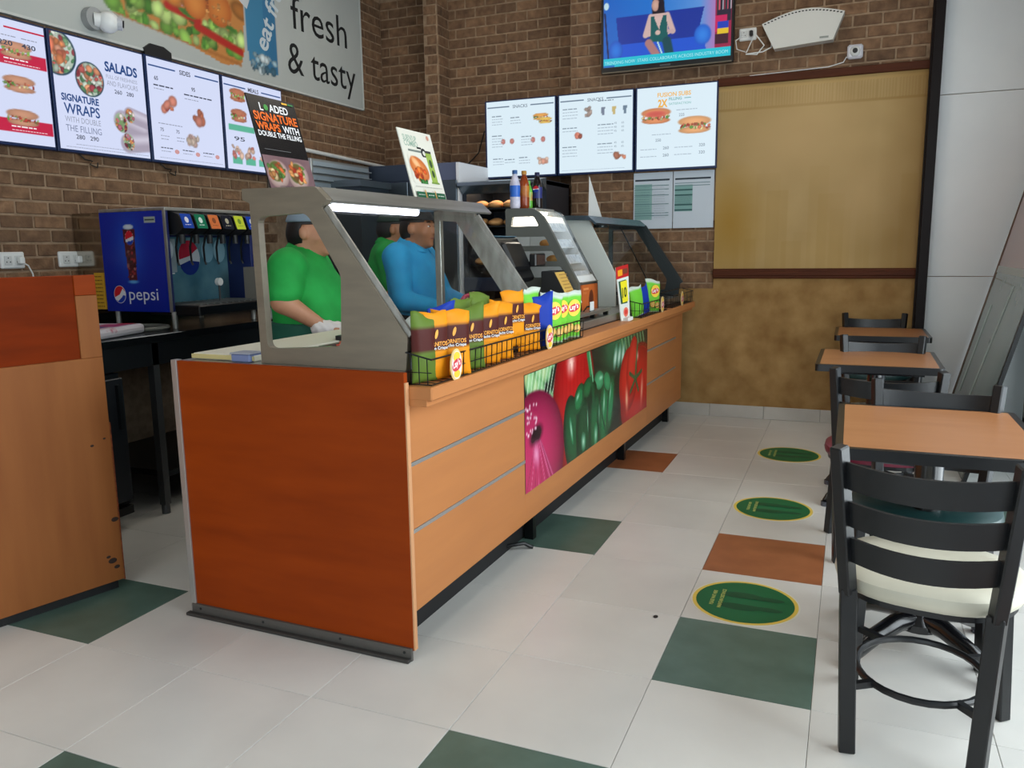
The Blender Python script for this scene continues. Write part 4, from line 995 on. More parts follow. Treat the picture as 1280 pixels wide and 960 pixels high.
# 3: sides
p3_ = Pic(IW,IH,80,80,BGL)
for cx,cy,sd in ((0.16,0.33,1),(0.42,0.30,2),(0.35,0.13,3)):
    p3_.blobs(9,(cx-0.05,cy-0.02,cx+0.05,cy+0.05),0.032,[(176,84,74),(206,130,110),(190,110,80)] if sd<3 else [(206,186,170),(190,160,140),(216,180,170)],seed=sd)
pr = Print(); pr.raster(p3_,0,0,IW,IH)
def head(pr,word,c=(40,80,140)):
    pr.text(word,IW/2,IH-0.062,0.040,DK,0.02,align='c'); pr.rect(0.01,IH-0.052,0.23,IH-0.043,c); pr.rect(0.40,IH-0.052,IW-0.01,IH-0.043,c)
head(pr,'SIDES')
pr.text('65',0.05,IH-0.13,0.034,DK,0.02); pr.fine(0.04,0.20,IH-0.165,0.013,DK,1); pr.fine(0.04,0.12,IH-0.185,0.008,GY,2)
pr.text('95',0.36,IH-0.15,0.034,DK,0.02); pr.fine(0.29,0.55,IH-0.185,0.013,DK,3); pr.fine(0.29,0.42,IH-0.21,0.008,GY,4)
pr.fine(0.05,0.25,0.225,0.009,GY,5)
for x in (0.06,0.19): pr.text('75',x,0.18,0.030,DK,0.01); pr.fine(x,x+0.07,0.15,0.008,GY,int(x*100)); pr.fine(x,x+0.06,0.13,0.008,GY,int(x*90))
for k,x in enumerate((0.05,0.23,0.41)): pr.fine(x,x+0.10,0.075,0.010,DK,k); pr.fine(x,x+0.08,0.055,0.007,GY,k+9); pr.disc(x+0.13,0.062,0.020,0.014,(206,150,150))
pr.fine(0.03,0.58,0.014,0.005,GY,8)
left_screens.append(('lit menu screen with three small snack pictures, third on the brick wall',1.60,pr))
# 4: fourth, partly behind the black poster
p4_ = Pic(IW,IH,90,90,BGL)
for k,y in enumerate((0.47,0.33)): sub_sandwich(p4_,0.06,y,0.17,0.09,k,(190,120,90))
p4_.poly([(0.03,0.27),(0.3,0.27),(0.3,0.31),(0.03,0.31)],(90,180,150))
for k in range(4): p4_.poly([(0.05+0.14*k,0.04),(0.15+0.14*k,0.04),(0.15+0.14*k,0.09),(0.05+0.14*k,0.09)],(90,180,150)); p4_.blobs(10,(0.05+0.14*k,0.09,0.15+0.14*k,0.16),0.022,[(206,120,110),(226,190,170)],seed=k)
pr = Print(); pr.raster(p4_,0,0,IW,IH); head(pr,'MEALS'); pr.text('95',0.08,0.20,0.04,DK,0.01,w=0.11); pr.text('165',0.40,IH-0.16,0.04,DK,0.01); pr.fine(0.35,0.55,IH-0.2,0.012,GY,3)
left_screens.append(('lit menu screen partly behind the black wraps poster',2.262,pr))
for label,y,pr in left_screens:
    screen('menu_screen',label,'screen',(XL,y,1.938),PI/2,SW,SH,pr,'menu screens on the left wall',depth=0.06)
# loose cables under the left screens
for k,(y,) in enumerate(((1.10,),(1.70,))):
    t = tag(MB().tube([(XL+0.02,y,1.94),(XL+0.03,y+0.03,1.91),(XL+0.03,y+0.08,1.905),(XL+0.03,y+0.06,1.885),(XL+0.03,y+0.11,1.87),(XL+0.025,y+0.12,1.90)],0.004,6).build('loose_cable',M_black),
            ('tangle of black cable hanging below the salads screen','short black cable loop hanging below the third menu screen')[k],'cable')

# ---- three menu screens on the back wall
BW,BHH = 0.640,0.640; IWB,IHB = BW-0.026,BHH-0.026
def headb(pr,word): pr.text(word,IWB/2,IHB-0.062,0.036,(120,134,150),0.015,align='c'); pr.rect(0.01,IHB-0.052,0.21,IHB-0.042,(110,130,150)); pr.rect(0.40,IHB-0.052,IWB-0.01,IHB-0.042,(110,130,150))
GB_=(170,186,200); DB_=(130,146,160)
pa = Pic(IWB,IHB,90,90,BGB); sub_sandwich(pa,0.42,0.44,0.14,0.055,1,(236,170,90)); sub_sandwich(pa,0.47,0.41,0.12,0.05,2,(240,200,100))
for x in (0.15,0.23,0.42,0.51): pa.ell(x,0.285,0.022,0.025,0,(206,140,130),(150,80,80),soft=0.2)
pa.blobs(6,(0.46,0.10,0.54,0.14),0.022,[(206,150,130),(226,190,170)],seed=4)
pr = Print(); pr.raster(pa,0,0,IWB,IHB); headb(pr,'SNACKS')
for x,y,n_ in ((0.05,0.49,4),(0.22,0.47,3),(0.05,0.33,5),(0.32,0.31,4),(0.06,0.14,3),(0.17,0.13,2),(0.30,0.14,3)):
    for k in range(n_): pr.fine(x,x+(0.10 if k else 0.09),y-0.022*k,0.009 if k else 0.013,GB_ if k else DB_,k+int(x*50))
screenA = pr
pbk = Pic(IWB,IHB,90,90,BGB); pbk.blobs(10,(0.21,0.44,0.27,0.50),0.018,[(150,150,160),(190,170,160)],seed=2); pbk.blobs(7,(0.14,0.27,0.19,0.31),0.022,[(216,130,110),(200,110,90)],seed=3); pbk.blobs(7,(0.47,0.10,0.55,0.12),0.026,[(236,180,150),(216,140,110)],seed=5)
for x,c in ((0.36,(120,130,150)),(0.45,(200,180,120)),(0.54,(110,130,150))): pbk.poly([(x,0.44),(x+0.022,0.44),(x+0.028,0.50),(x-0.005,0.50)],c)
pr = Print(); pr.raster(pbk,0,0,IWB,IHB); headb(pr,'SNACKS')
for x,y,n_ in ((0.03,0.50,4),(0.33,0.545,1),(0.03,0.35,2),(0.33,0.36,4),(0.03,0.20,4),(0.33,0.21,4)):
    for k in range(n_): pr.fine(x,x+0.13,y-0.024*k,0.009 if k else 0.012,GB_ if k else DB_,k+int(x*70)); 
for y in (0.36,0.33,0.30,0.21,0.18): pr.text('45',0.47,y,0.022,DB_); pr.text('65',0.53,y,0.022,DB_)
pr.fine(0.03,0.56,0.016,0.005,GB_,8); screenB = pr
pc = Pic(IWB,IHB,130,110,BGB); sub_sandwich(pc,0.03,0.34,0.24,0.12,3,(232,150,100)); sub_sandwich(pc,0.32,0.25,0.26,0.13,4,(240,176,120))
pc.ell(0.15,0.415,0.11,0.03,0,(206,90,80),(226,130,100),soft=0.4)
pr = Print(); pr.raster(pc,0,0,IWB,IHB); pr.text('FUSION SUBS',0.16,IHB-0.075,0.044,(240,190,110),0.03,w=0.26); pr.text('2X',0.165,IHB-0.150,0.078,(240,180,80),0.04,w=0.075); pr.text('FILLING',0.25,IHB-0.105,0.030,(120,180,180),0.02,w=0.10); pr.text('SATISFACTION',0.25,IHB-0.140,0.024,(130,190,186),0.01,w=0.17); pr.rect(0.37,IHB-0.098,0.42,IHB-0.092,(120,180,180))
pr.fine(0.31,0.47,0.43,0.009,GB_,2); pr.text('225',0.33,0.385,0.030,DB_,0.01); pr.fine(0.12,0.27,0.255,0.009,GB_,3); pr.text('250',0.15,0.205,0.030,DB_,0.01)
for y in (0.145,0.09): pr.fine(0.03,0.16,y,0.009,GB_,int(y*100)); pr.text('260',0.21,y-0.002,0.032,DB_,0.01); pr.fine(0.30,0.44,y+0.005,0.009,GB_,int(y*90)); pr.text('320',0.49,y+0.005,0.032,DB_,0.01)
screenC = pr
for x,pr,label in ((-2.415,screenA,'lit menu screen titled SNACKS, leftmost of three on the back wall'),(-1.762,screenB,'lit menu screen titled SNACKS, middle of three on the back wall'),(-1.112,screenC,'lit menu screen reading FUSION SUBS with two sandwiches')):
    t = screen('menu_screen',label,'screen',(x,4.20,1.958),0,BW,BHH,pr,'menu screens on the back wall',depth=0.05)
    if x < -1.7: MB().box((0.1,0.0,0.1),(0.2,0.30 if x<-2 else 0.0,0.5)).build('wall_bracket',M_black,t)

# ---- television
TW,TH = 1.02,0.60
tv = Pic(TW-0.04,TH-0.06,170,100,(30,110,200))
tw,th = TW-0.04,TH-0.06
tv.put(np.clip((tv.X-0.35)/0.6,0,1)*0.75,(150,180,230)); tv.put(np.clip((tv.X-0.75)/0.12,0,1)*0.8,(190,110,170)); tv.put(np.clip(1-tv.X/0.3,0,1)*0.5,(16,80,180)); tv.put((tv.X>0.86)*1.0,(150,30,70))
tv.poly([(0.87,0.25),(0.98,0.25),(0.98,0.6),(0.87,0.6)],(40,30,50))
for k in range(9): tv.poly([(0.875+0.012*k,0.33),(0.884+0.012*k,0.33),(0.884+0.012*k,0.45),(0.875+0.012*k,0.45)],[(20,60,60),(200,80,100),(30,30,40),(190,190,200),(160,40,60)][k%5])
tv.poly([(0.86,0.18),(0.95,0.18),(0.95,0.29),(0.86,0.29)],(196,30,90)); tv.poly([(0.88,0.20),(0.96,0.20),(0.96,0.25),(0.88,0.25)],(30,60,180)); tv.poly([(0.88,0.16),(0.96,0.16),(0.96,0.20),(0.88,0.20)],(226,190,40)); tv.poly([(0.86,0.09),(0.96,0.09),(0.96,0.16),(0.86,0.16)],(60,20,40))
tv.poly([(0.13,0.10),(0.72,0.12),(0.78,0.37),(0.10,0.36)],(24,50,150)); tv.poly([(0.10,0.05),(0.80,0.05),(0.78,0.16),(0.14,0.16)],(30,84,206))
tv.ell(0.10,0.12,0.06,0.08,0,(40,120,220),(24,70,180),soft=0.2); tv.ell(0.77,0.17,0.07,0.08,0,(50,130,226),(24,80,190),soft=0.2)
tv.line((0.01,0.40),(0.04,0.06),0.008,(20,30,80)); tv.ell(0.022,0.455,0.022,0.03,0,(190,220,230),None,soft=0.2)
tv.ell(0.43,0.40,0.050,0.13,0,(26,18,30),None,soft=0.1); tv.ell(0.41,0.42,0.032,0.048,0,(206,166,150),(176,130,120),soft=0.15); tv.ell(0.455,0.36,0.028,0.12,0,(28,18,30),None,soft=0.1)
tv.poly([(0.38,0.36),(0.48,0.36),(0.52,0.20),(0.36,0.20)],(206,176,170)); tv.line((0.375,0.34),(0.335,0.21),0.025,(206,176,170)); tv.line((0.50,0.34),(0.545,0.22),0.025,(206,176,170)); tv.line((0.335,0.21),(0.43,0.215),0.018,(206,176,170)); tv.line((0.545,0.22),(0.43,0.215),0.018,(196,166,166))
tv.poly([(0.375,0.34),(0.40,0.34),(0.44,0.26),(0.47,0.34),(0.495,0.34),(0.51,0.14),(0.37,0.16)],(20,90,90)); tv.poly([(0.40,0.33),(0.46,0.33),(0.44,0.24)],(210,180,174)); tv.ell(0.43,0.22,0.022,0.02,0,(210,180,170),None,soft=0.2)
tv.line((0.36,0.15),(0.42,0.06),0.035,(170,120,120)); tv.line((0.50,0.15),(0.52,0.06),0.04,(20,70,80)); tv.line((0.43,0.15),(0.47,0.05),0.006,(190,230,230))
pr = Print(); pr.raster(tv,0,0,tw,th); pr.rect(0,0.0,tw,0.065,(30,190,210)); pr.text('TRENDING NOW  STARS COLLABORATE ACROSS INDUSTRY BOOM',0.01,0.020,0.034,(170,236,240),0.0,w=tw-0.03); pr.rect(0.0,0.0,0.09,0.014,(24,110,190))
t = thing('television','wall television showing a woman on a blue sofa','television',(-1.385,YD,2.72),0)
MB().box((0,-0.085,0.0),(TW,-0.03,TH),bev=0.004).build('housing',M_bezelk,t); MB().box((0.25,-0.03,0.15),(0.75,-0.002,0.45)).build('wall_bracket',M_black,t)
MB().box((0.01,-0.088,0.0),(TW-0.01,-0.084,0.010)).build('lower_strip',mat('tv_strip',(110,104,90),0.35,0.6),t)
pr.build('display',M_scr,t,(0.02,-0.085,0.045),(1,0,0),(0,0,1),off=0.0008)
MB().box((TW*0.46,-0.0862,0.018),(TW*0.54,-0.085,0.03)).build('maker_badge',mat('badge_grey',(80,82,86),0.4),t)

# ---- sockets, insect trap, cameras, notices
def socket(label, loc, rz, w=0.13, plug=True, wire=None):
    t = thing('wall_socket',label,'socket',loc,rz,'wall sockets'); MB().box((0,-0.022,0),(w,0,0.088),bev=0.006).build('plate',M_white,t)
    for k in range(2):
        cx = w*(0.28+0.44*k)
        MB().box((cx-0.022,-0.026,0.02),(cx+0.022,-0.022,0.068),bev=0.002).build('module',mat('socket_grey',(206,208,206),0.35),t)
        for dx,dz in ((0,0.056),(-0.01,0.035),(0.01,0.035)): MB().cyl((cx+dx,-0.0262,dz),(cx+dx,-0.0268,dz),0.0035,n=8).build('pin_hole',M_dark,t)
    if plug: MB().box((w*0.62,-0.06,0.022),(w*0.82,-0.026,0.062),bev=0.006).build('plug',M_white if plug!='k' else M_black,t)
    if wire: MB().tube(wire,0.004,6).build('cord',M_white,t)
    return t
socket('white double socket with a white plug above the wood partition',(XL,0.560,1.30),PI/2,0.135,True,[(0.10,-0.05,0.03),(0.125,-0.055,0.015),(0.15,-0.05,-0.03),(0.16,-0.045,-0.10),(0.16,-0.04,-0.3)])
socket('white double socket reflected beside the steel back of the drinks machine',(XL,0.905,1.30),PI/2,0.15,True)
socket('white socket with a black plug right of the television',(-0.335,YD,2.872),0,0.125,'k',[(0.03,-0.05,0.03),(-0.02,-0.05,0.0),(-0.01,-0.045,-0.06),(0.06,-0.045,-0.09),(0.11,-0.045,0.02)])
t = thing('insect_trap','white fan-shaped wall light trap with a row of dark slots','insect trap',(0,YD,0))
fan = [(-0.165,2.955)]+[(-0.165+0.56*k/10,2.955+0.06*math.sin(PI*k/10)+0.028*k/10) for k in range(1,10)]+[(0.395,2.983),(0.325,2.800),(-0.075,2.775)]
MB().prism(fan,'y',-0.10,-0.0).build('shell',mat('trap_white',(206,206,200),0.4),t)
for k in range(1,24):
    f = k/24; MB().box((-0.165+0.56*f-0.007,-0.102,2.938+0.058*math.sin(PI*f)+0.028*f),(-0.165+0.56*f+0.007,-0.099,2.946+0.058*math.sin(PI*f)+0.028*f)).build('slot',M_dark,t)
MB().box((0.235,-0.1025,2.815),(0.295,-0.1,2.828)).build('badge',mat('badge_grey2',(130,136,130),0.4),t)
MB().tube([(-0.21,-0.045,2.90),(-0.15,-0.045,2.82),(-0.20,-0.045,2.76),(-0.28,-0.045,2.77),(-0.16,-0.045,2.775),(-0.10,-0.045,2.80),(-0.09,-0.05,2.86)],0.005,6).build('power_cord',M_white,t)
t = thing('security_camera','white square security camera on the brick above the painted panel','security camera',(0.475,YD,2.715))
MB().box((-0.052,-0.05,-0.048),(0.052,0,0.048),bev=0.012).build('box',mat('camera_white',(214,214,222),0.35),t); MB().sph((0,-0.05,0),(0.036,0.02,0.036),14).build('dome',M_white,t,smooth=True); MB().cyl((0,-0.066,0),(0,-0.078,0),0.017,n=14).build('lens',M_black,t)
tag(MB().tube([(0.42,4.20,2.69),(0.40,4.20,2.655),(0.3,4.2,2.632),(0.0,4.2,2.625),(-0.25,4.2,2.62)],0.004,5).build('camera_cord',M_white),'thin white cord running along the trim from the camera','cable')
t = thing('security_camera','white turret security camera on the sign above the salads screen','security camera',(XL+0.037,1.31,2.695),PI/2)
MB().cyl((-0.06,0.0,0.005),(-0.06,-0.045,0.005),0.062,n=20).build('base',mat('camera_grey',(150,152,152),0.4),t); MB().sph((0.0,-0.075,-0.005),(0.060,0.060,0.060),18).cyl((-0.06,-0.03,0.0),(-0.01,-0.07,0.0),0.04,n=14).build('ball',M_white,t,smooth=True); MB().cyl((0.030,-0.105,-0.008),(0.052,-0.128,-0.010),0.036,n=18).build('face',mat('camera_face',(190,192,196),0.3),t); MB().cyl((0.050,-0.126,-0.010),(0.057,-0.133,-0.011),0.020,n=14).build('lens',M_black,t)
for k,(x,label) in enumerate(((-1.128,'left of the two green and white table notices under the screens'),(-0.806,'right of the two green and white table notices under the screens'))):
    t = thing('wall_notice',label,'notice',(x,YD,1.508),0,'notices on the back wall'); w,h = 0.315,0.44
    MB().box((0,-0.018,0),(w,0,h)).build('backing',mat('notice_grey',(196,204,212),0.4),t); pr = Print(); pr.rect(0,0,w,h,(196,206,216)); pr.rect(0.012,h-0.066,w-0.025,h-0.052,(36,50,62))
    if k==0:
        pr.rect(0.01,0.07,0.15,h-0.09,(134,172,168)); 
        for y in (0.335,0.305,0.26,0.19,0.12,0.10): pr.rect(0.01,y,w-0.03,y+0.006,(96,130,134))
        for j in range(14): pr.fine(0.015,0.14,0.085+0.018*j,0.006,(100,140,138),j); pr.fine(0.17,0.26,0.085+0.018*j,0.006,(170,180,190),j+40)
    else:
        pr.rect(0.01,0.13,0.15,0.335,(124,166,162)); pr.rect(0.01,0.325,w-0.03,0.331,(110,136,142)); pr.rect(0.01,0.345,w-0.03,0.351,(110,136,142))
        for y in (0.29,0.25,0.175,0.135): pr.rect(0.01,y,0.15,y+0.012,(50,92,92))
        for j in range(6): pr.fine(0.015,0.14,0.19+0.010*j,0.005,(96,136,134),j)
    pr.build('print',M_prt,t,(0,-0.018,0),(1,0,0),(0,0,1))
t = tag(MB().tube([(-2.42,4.15,2.36),(-2.55,4.3,2.2),(-2.75,4.40,2.08)],0.006,6).build('black_cable',M_black),'black cable running from the left snacks screen down to the equipment','cable')

# ---- the big sign over the left screens
t = thing('wall_sign','large white sign with a sandwich picture reading fresh & tasty','sign',(XL,0.0,0.0),PI/2)
Y0,Y1,Z0,Z1 = 0.2,4.11,2.605,3.62
MB().box((Y0,-0.035,Z0),(Y1,-0.002,Z1),bev=0.002).build('board',mat('sign_white',(176,180,176),0.5),t)
MB().box((Y0,-0.041,Z0),(Y1,-0.035,Z0+0.014)).box((Y1-0.014,-0.041,Z0),(Y1,-0.035,Z1)).build('edge_trim',mat('sign_trim',(196,198,194),0.4),t)
S = Pic(Y1-Y0,Z1-Z0,280,110,(178,182,178)); X0=Y0
def SX(y): return y-Y0
def SZ(z): return z-Z0
S.ell(SX(1.2),SZ(3.0),0.4,0.14,0,(150,156,154),(178,182,178),soft=0.9)
bread=(196,130,66)
S.poly([(SX(1.30),SZ(2.99)),(SX(1.42),SZ(2.80)),(SX(1.9),SZ(2.75)),(SX(2.35),SZ(2.66)),(SX(2.52),SZ(2.70)),(SX(2.56),SZ(2.80)),(SX(2.6),SZ(3.62)),(SX(1.3),SZ(3.62))],bread)
for k in range(22): S.line((SX(1.42+k*0.05),SZ(2.795-0.0045*k)),(SX(1.46+k*0.05),SZ(2.785-0.0045*k)),0.018,(170,104,48),soft=0.9)
cl_=np.ones_like(S.X)*(S.Y>SZ(2.795-0.09*(S.X-SX(1.35))))*(S.X>SX(1.33))*(S.X<SX(2.56))
S.blobs(70,(SX(1.32),SZ(2.76),SX(2.56),SZ(2.92)),0.055,[(120,170,70),(150,196,90),(80,140,50),(190,216,130)],seed=1,clip=cl_)
for a,b in (((1.45,2.99),(1.75,2.96)),((1.85,2.93),(2.12,2.90)),((2.1,2.86),(2.52,2.78))): S.line((SX(a[0]),SZ(a[1])),(SX(b[0]),SZ(b[1])),0.035,(178,36,26),soft=0.5)
for a in ((1.72,2.97),(2.02,2.92),(2.42,2.92)): S.ell(SX(a[0]),SZ(a[1]),0.09,0.022,-0.2,(60,110,40),(90,140,60),soft=0.3)
for k in range(5): S.line((SX(1.9+0.04*k),SZ(2.96)),(SX(2.02+0.04*k),SZ(3.0)),0.006,(206,150,170))
cl2=(S.Y>SZ(2.93)-0.03*np.sin(S.X*9))*(S.X>SX(1.36))*(S.X<SX(2.57))
S.blobs(26,(SX(1.8),SZ(2.95),SX(2.55),SZ(3.6)),0.11,[(200,110,40),(216,134,56),(176,86,30),(226,150,76)],seed=9,clip=cl2); S.blobs(10,(SX(1.35),SZ(3.0),SX(1.8),SZ(3.6)),0.09,[(176,70,40),(120,160,70),(190,60,40)],seed=10,clip=cl2)
S.ell(SX(2.10),SZ(3.0),0.11,0.10,0.3,(222,140,64),(180,90,30),soft=0.1); S.ell(SX(2.32),SZ(3.02),0.13,0.12,0.1,(214,130,56),(176,84,28),soft=0.1); S.blobs(16,(SX(2.2),SZ(2.95),SX(2.45),SZ(3.12)),0.02,[(190,96,36),(230,160,90)],seed=12)
# blue wrapper paper
S.poly([(SX(2.58),SZ(3.62)),(SX(2.585),SZ(2.86)),(SX(2.62),SZ(2.70)),(SX(2.93),SZ(2.69)),(SX(2.93),SZ(3.62))],(58,124,160)); S.put(((S.X>SX(2.78))&(S.X<SX(2.93)))*0.35*(S.Y>SZ(2.7)),(30,84,130))
S.blobs(30,(SX(2.62),SZ(2.68),SX(2.94),SZ(2.80)),0.03,[(150,176,186),(200,210,212),(70,110,130)],seed=3)
pr = Print(); pr.raster(S,0,0,Y1-Y0,Z1-Z0)
pr.text('B',SX(2.60),SZ(3.10),0.24,(200,204,204),0.05,rot=1.1); pr.poly([(SX(2.66),SZ(3.25)),(SX(2.80),SZ(3.34)),(SX(2.76),SZ(3.5)),(SX(2.64),SZ(3.4))],(206,196,40))
pr.text('eat fresh',SX(2.80),SZ(2.83),0.20,(196,206,210),0.02,rot=1.12)
pr.text('fresh',SX(3.12),SZ(3.085),0.36,(26,28,30),0.0,w=0.76); pr.text('& tasty',SX(3.05),SZ(2.745),0.34,(26,28,30),0.0,w=0.94); pr.text('delicious,',SX(3.05),SZ(3.475),0.20,(26,28,30),0.0,w=0.7)
pr.build('sign_print',attr_mat('matte_print',0.55),t,(Y0,-0.035,Z0),(1,0,0),(0,0,1),off=0.0008)
t = thing('cable_box','small black box on top of the salads menu screen','box',(XL,1.62,2.584),PI/2); MB().prism([(0,0),(0.22,0),(0.22,0.05),(0.16,0.075),(0.05,0.075),(0,0.04)],'y',-0.05,-0.036).build('shell',M_black,t)
tag(MB().tube([(XL+0.03,2.95,2.185),(XL+0.03,4.48,2.140)],0.016,10).build('conduit_pipe',M_white),'thin white pipe along the left brick wall above the exhaust','pipe')
# ================================================================== LEFT SIDE AND BACK OF THE SHOP
# ---- partition in front of the back counter
RZP = math.atan2(-0.966,-0.26)
t = thing('wood_partition','free-standing orange and light wood partition at the left edge','partition',(-2.20,-0.06,0),RZP)
MB().box((0.0,-0.045,0.035),(1.25,-0.012,1.290),bev=0.002).build('core_board',M_org,t)
MB().box((0.004,-0.012,0.04),(1.25,0.004,0.968),bev=0.0015).build('lower_panel',M_lam_v,t)
MB().box((0.004,-0.012,0.9685),(0.085,0.004,1.212),bev=0.0015).build('side_stile',M_lam_v,t)
MB().box((0.004,-0.012,1.213),(0.085,0.003,1.290),bev=0.0015).build('cap_block',M_org,t)
MB().box((0.0855,-0.012,0.9685),(1.25,-0.004,1.287)).build('inset_panel',mat('deep_orange_laminate',(126,43,1),0.6,spec=0.1,col2=(108,35,0),scale=5,stretch=(0.5,3,3)),t)
MB().box((-0.002,-0.04,0.035),(0.0035,0.0,0.70)).build('chipped_edge',mat('bare_orange_edge',(170,80,36),0.6,col2=(96,44,22),scale=40),t)
MB().box((0.02,-0.06,0.0),(1.25,-0.02,0.04)).build('kick',M_dark,t)
for k,(x,z,s_) in enumerate(((0.02,0.30,0.010),(0.045,0.13,0.012),(0.03,0.10,0.008),(0.06,0.15,0.006),(0.03,0.64,0.004),(0.08,0.62,0.005))): MB().sph((x,0.0038,z),(s_*1.6,0.0012,s_),8).build('scuff_mark',mat('scuff',(44,26,18),0.8),t)

# ---- steel back counter, fridge below
M_ctop = mat('dark_steel_top',(52,58,64),0.22,0.85); M_cdark = mat('dark_steel_front',(34,38,42),0.4,0.6)
t = thing('back_counter','dark steel back counter along the left brick wall','counter',(XL,0,0),0)
MB().box((0.01,-0.6,0.915),(0.86,2.95,0.957),bev=0.004).build('top',M_ctop,t)
MB().box((0.01,-0.6,0.957),(0.03,2.95,1.02)).build('upstand',M_ctop,t)
MB().box((0.82,-0.6,0.80),(0.85,2.95,0.915)).build('apron',M_cdark,t)
for y in (-0.55,0.74,1.90,2.88):
    for x in (0.06,0.83): MB().bar((x,y,0.05),(x,y,0.915),0.04).cyl((x,y,0),(x,y,0.06),0.022,n=12).build('leg',mat('grey_leg',(92,94,96),0.35,0.7),t)
MB().box((0.05,0.80,0.18),(0.80,2.90,0.21)).build('lower_shelf',M_cdark,t)
t = thing('undercounter_fridge','dark undercounter fridge below the left end of the back counter','fridge',(XL,0,0),0)
MB().box((0.08,-0.48,0.12),(0.83,0.52,0.79),bev=0.004).build('body',M_cdark,t)
for y0,y1 in ((-0.47,0.015),(0.025,0.51)):
    d = MB().box((0.83,y0,0.15),(0.865,y1,0.77),bev=0.004).build('door',mat('fridge_door',(44,48,54),0.35,0.5),t); MB().box((0.865,y1-0.05,0.52),(0.885,y1-0.03,0.74)).build('handle',M_cdark,d); MB().cyl((0.865,y1-0.14,0.60),(0.869,y1-0.14,0.60),0.012,n=12).build('lock',M_alu_s,d)
MB().box((0.10,-0.47,0.08),(0.86,0.51,0.12)).build('plinth',M_blackm,t)
for x in (0.14,0.78):
    for y in (-0.42,0.46): MB().cyl((x,y,0),(x,y,0.09),0.022,n=10).build('foot',M_blackm,t)
# ---- packet on the back counter, yellow strip
t = thing('printed_packet','white and red printed packet lying on the back counter','packet',(-2.98,0.58,0.958),0.25)
MB().box((-0.14,-0.20,0.0),(0.14,0.20,0.05),bev=0.018,seg=2).build('packet_body',mat('packet_white',(206,200,206),0.4,col2=(176,50,90),scale=7,contrast=(0.60,0.66)),t)
pr = Print(); pr.rect(-0.10,-0.16,0.08,-0.02,(60,70,140)); pr.rect(-0.02,-0.02,0.11,0.10,(170,40,110)); pr.rect(-0.10,0.02,-0.04,0.16,(206,206,214)); pr.rect(0.02,0.12,0.11,0.17,(190,30,50))
pr.build('packet_print',M_prt,t,(0,0,0.05),(1,0,0),(0,1,0))
t = thing('wire_coil','grey loop of cable beside the printed packet','cable',(-3.05,0.92,0.958)); MB().tube([(0.15*math.cos(a),0.13*math.sin(a),0.012) for a in np.linspace(0,2*PI,20,endpoint=False)],0.011,6,closed=True).build('loop',mat('cable_grey',(110,112,106),0.5),t)

# ---- drinks machine
t = thing('drinks_machine','blue soft drink fountain with six coloured taps and a drip tray','drinks machine',(-2.90,1.0,0),0)
W_,D_ = 0.70,0.47
MB().box((-0.71,0.02,1.05),(-0.475,W_-0.02,1.60),bev=0.004).build('rear_casing',mat('mirror_steel',(176,170,160),0.12,1.0),t)
MB().box((-D_,0.005,1.05),(-0.20,W_-0.005,1.604),bev=0.004).build('casing',mat('machine_navy',(24,34,92),0.4),t)
[MB().box((-0.20,a_,1.05),(0.0,a_+0.025,1.604),bev=0.003).build('side_cheek',mat('machine_navy',(24,34,92),0.4),t) for a_ in (0.007,W_-0.03)]
MB().box((-0.475,0.0,1.596),(0.01,W_,1.615),bev=0.003).box((-0.008,-0.002,1.05),(0.008,0.006,1.6)).build('steel_trim',M_steel,t)
sp = MB().box((-D_,-0.004,1.05),(-0.008,0.006,1.596)).build('side_panel',mat('panel_blue',(10,32,140),0.3),t)
P = Pic(D_-0.01,0.546,90,110,(8,34,146)); w_,h_ = D_-0.01,0.546
P.put(np.exp(-(((P.X-0.205)/0.10)**2+((P.Y-0.35)/0.17)**2))*0.55,(30,110,210))
P.poly([(0.185,0.175),(0.245,0.175),(0.255,0.455),(0.165,0.455)],(74,26,34)); P.blobs(30,(0.185,0.19,0.245,0.36),0.012,[(110,40,44),(60,18,24),(150,90,90),(170,50,60)],seed=2); P.ell(0.21,0.465,0.042,0.016,0,(200,206,214),(150,170,190),soft=0.2); P.ell(0.215,0.165,0.05,0.012,0,(90,160,214),None,soft=0.6)
P.ell(0.212,0.405,0.032,0.040,0,(206,208,216),None); mtop,_,_,_=P.ellm(0.212,0.405,0.031,0.039); P.put(mtop*(P.Y>0.405+0.35*(P.X-0.212)),(190,28,44)); P.put(mtop*(P.Y<0.388+0.2*(P.X-0.212)),(24,56,160))
pr = Print(); pr.raster(P,0,0,w_,h_); pr.rect(w_-0.13,h_-0.062,w_-0.05,h_-0.03,(150,160,150)); pr.rect(w_-0.125,h_-0.050,w_-0.055,h_-0.042,(50,60,60))
cx,cy,r = 0.105,0.095,0.045
pr.disc(cx,cy,r,r*1.1,(214,216,222)); pr.disc(cx,cy,r*0.94,r*1.04,(196,28,40),a0=0.45,a1=PI+0.35); pr.disc(cx,cy,r*0.94,r*1.04,(26,60,170),a0=PI+0.75,a1=2*PI-0.15); pr.poly([(cx-r*0.8,cy-r*0.55),(cx-r*0.1,cy-r*0.1),(cx+r*0.55,cy+r*0.75),(cx+r*0.85,cy+r*0.3),(cx+r*0.3,cy-r*0.35),(cx-r*0.4,cy-r*0.85)],(218,220,226))
pr.text('pepsi',cx+r*1.55,cy-0.030,0.098,(206,214,230),0.0,w=0.215)
pr.build('side_print',M_gloss,sp,(-D_+0.002,-0.004,1.05),(1,0,0),(0,0,1))
yc = MB().box((-0.55,-0.006,1.06),(-0.476,0.02,1.265)).build('yellow_label',mat('card_yellow',(206,156,40),0.5),t)
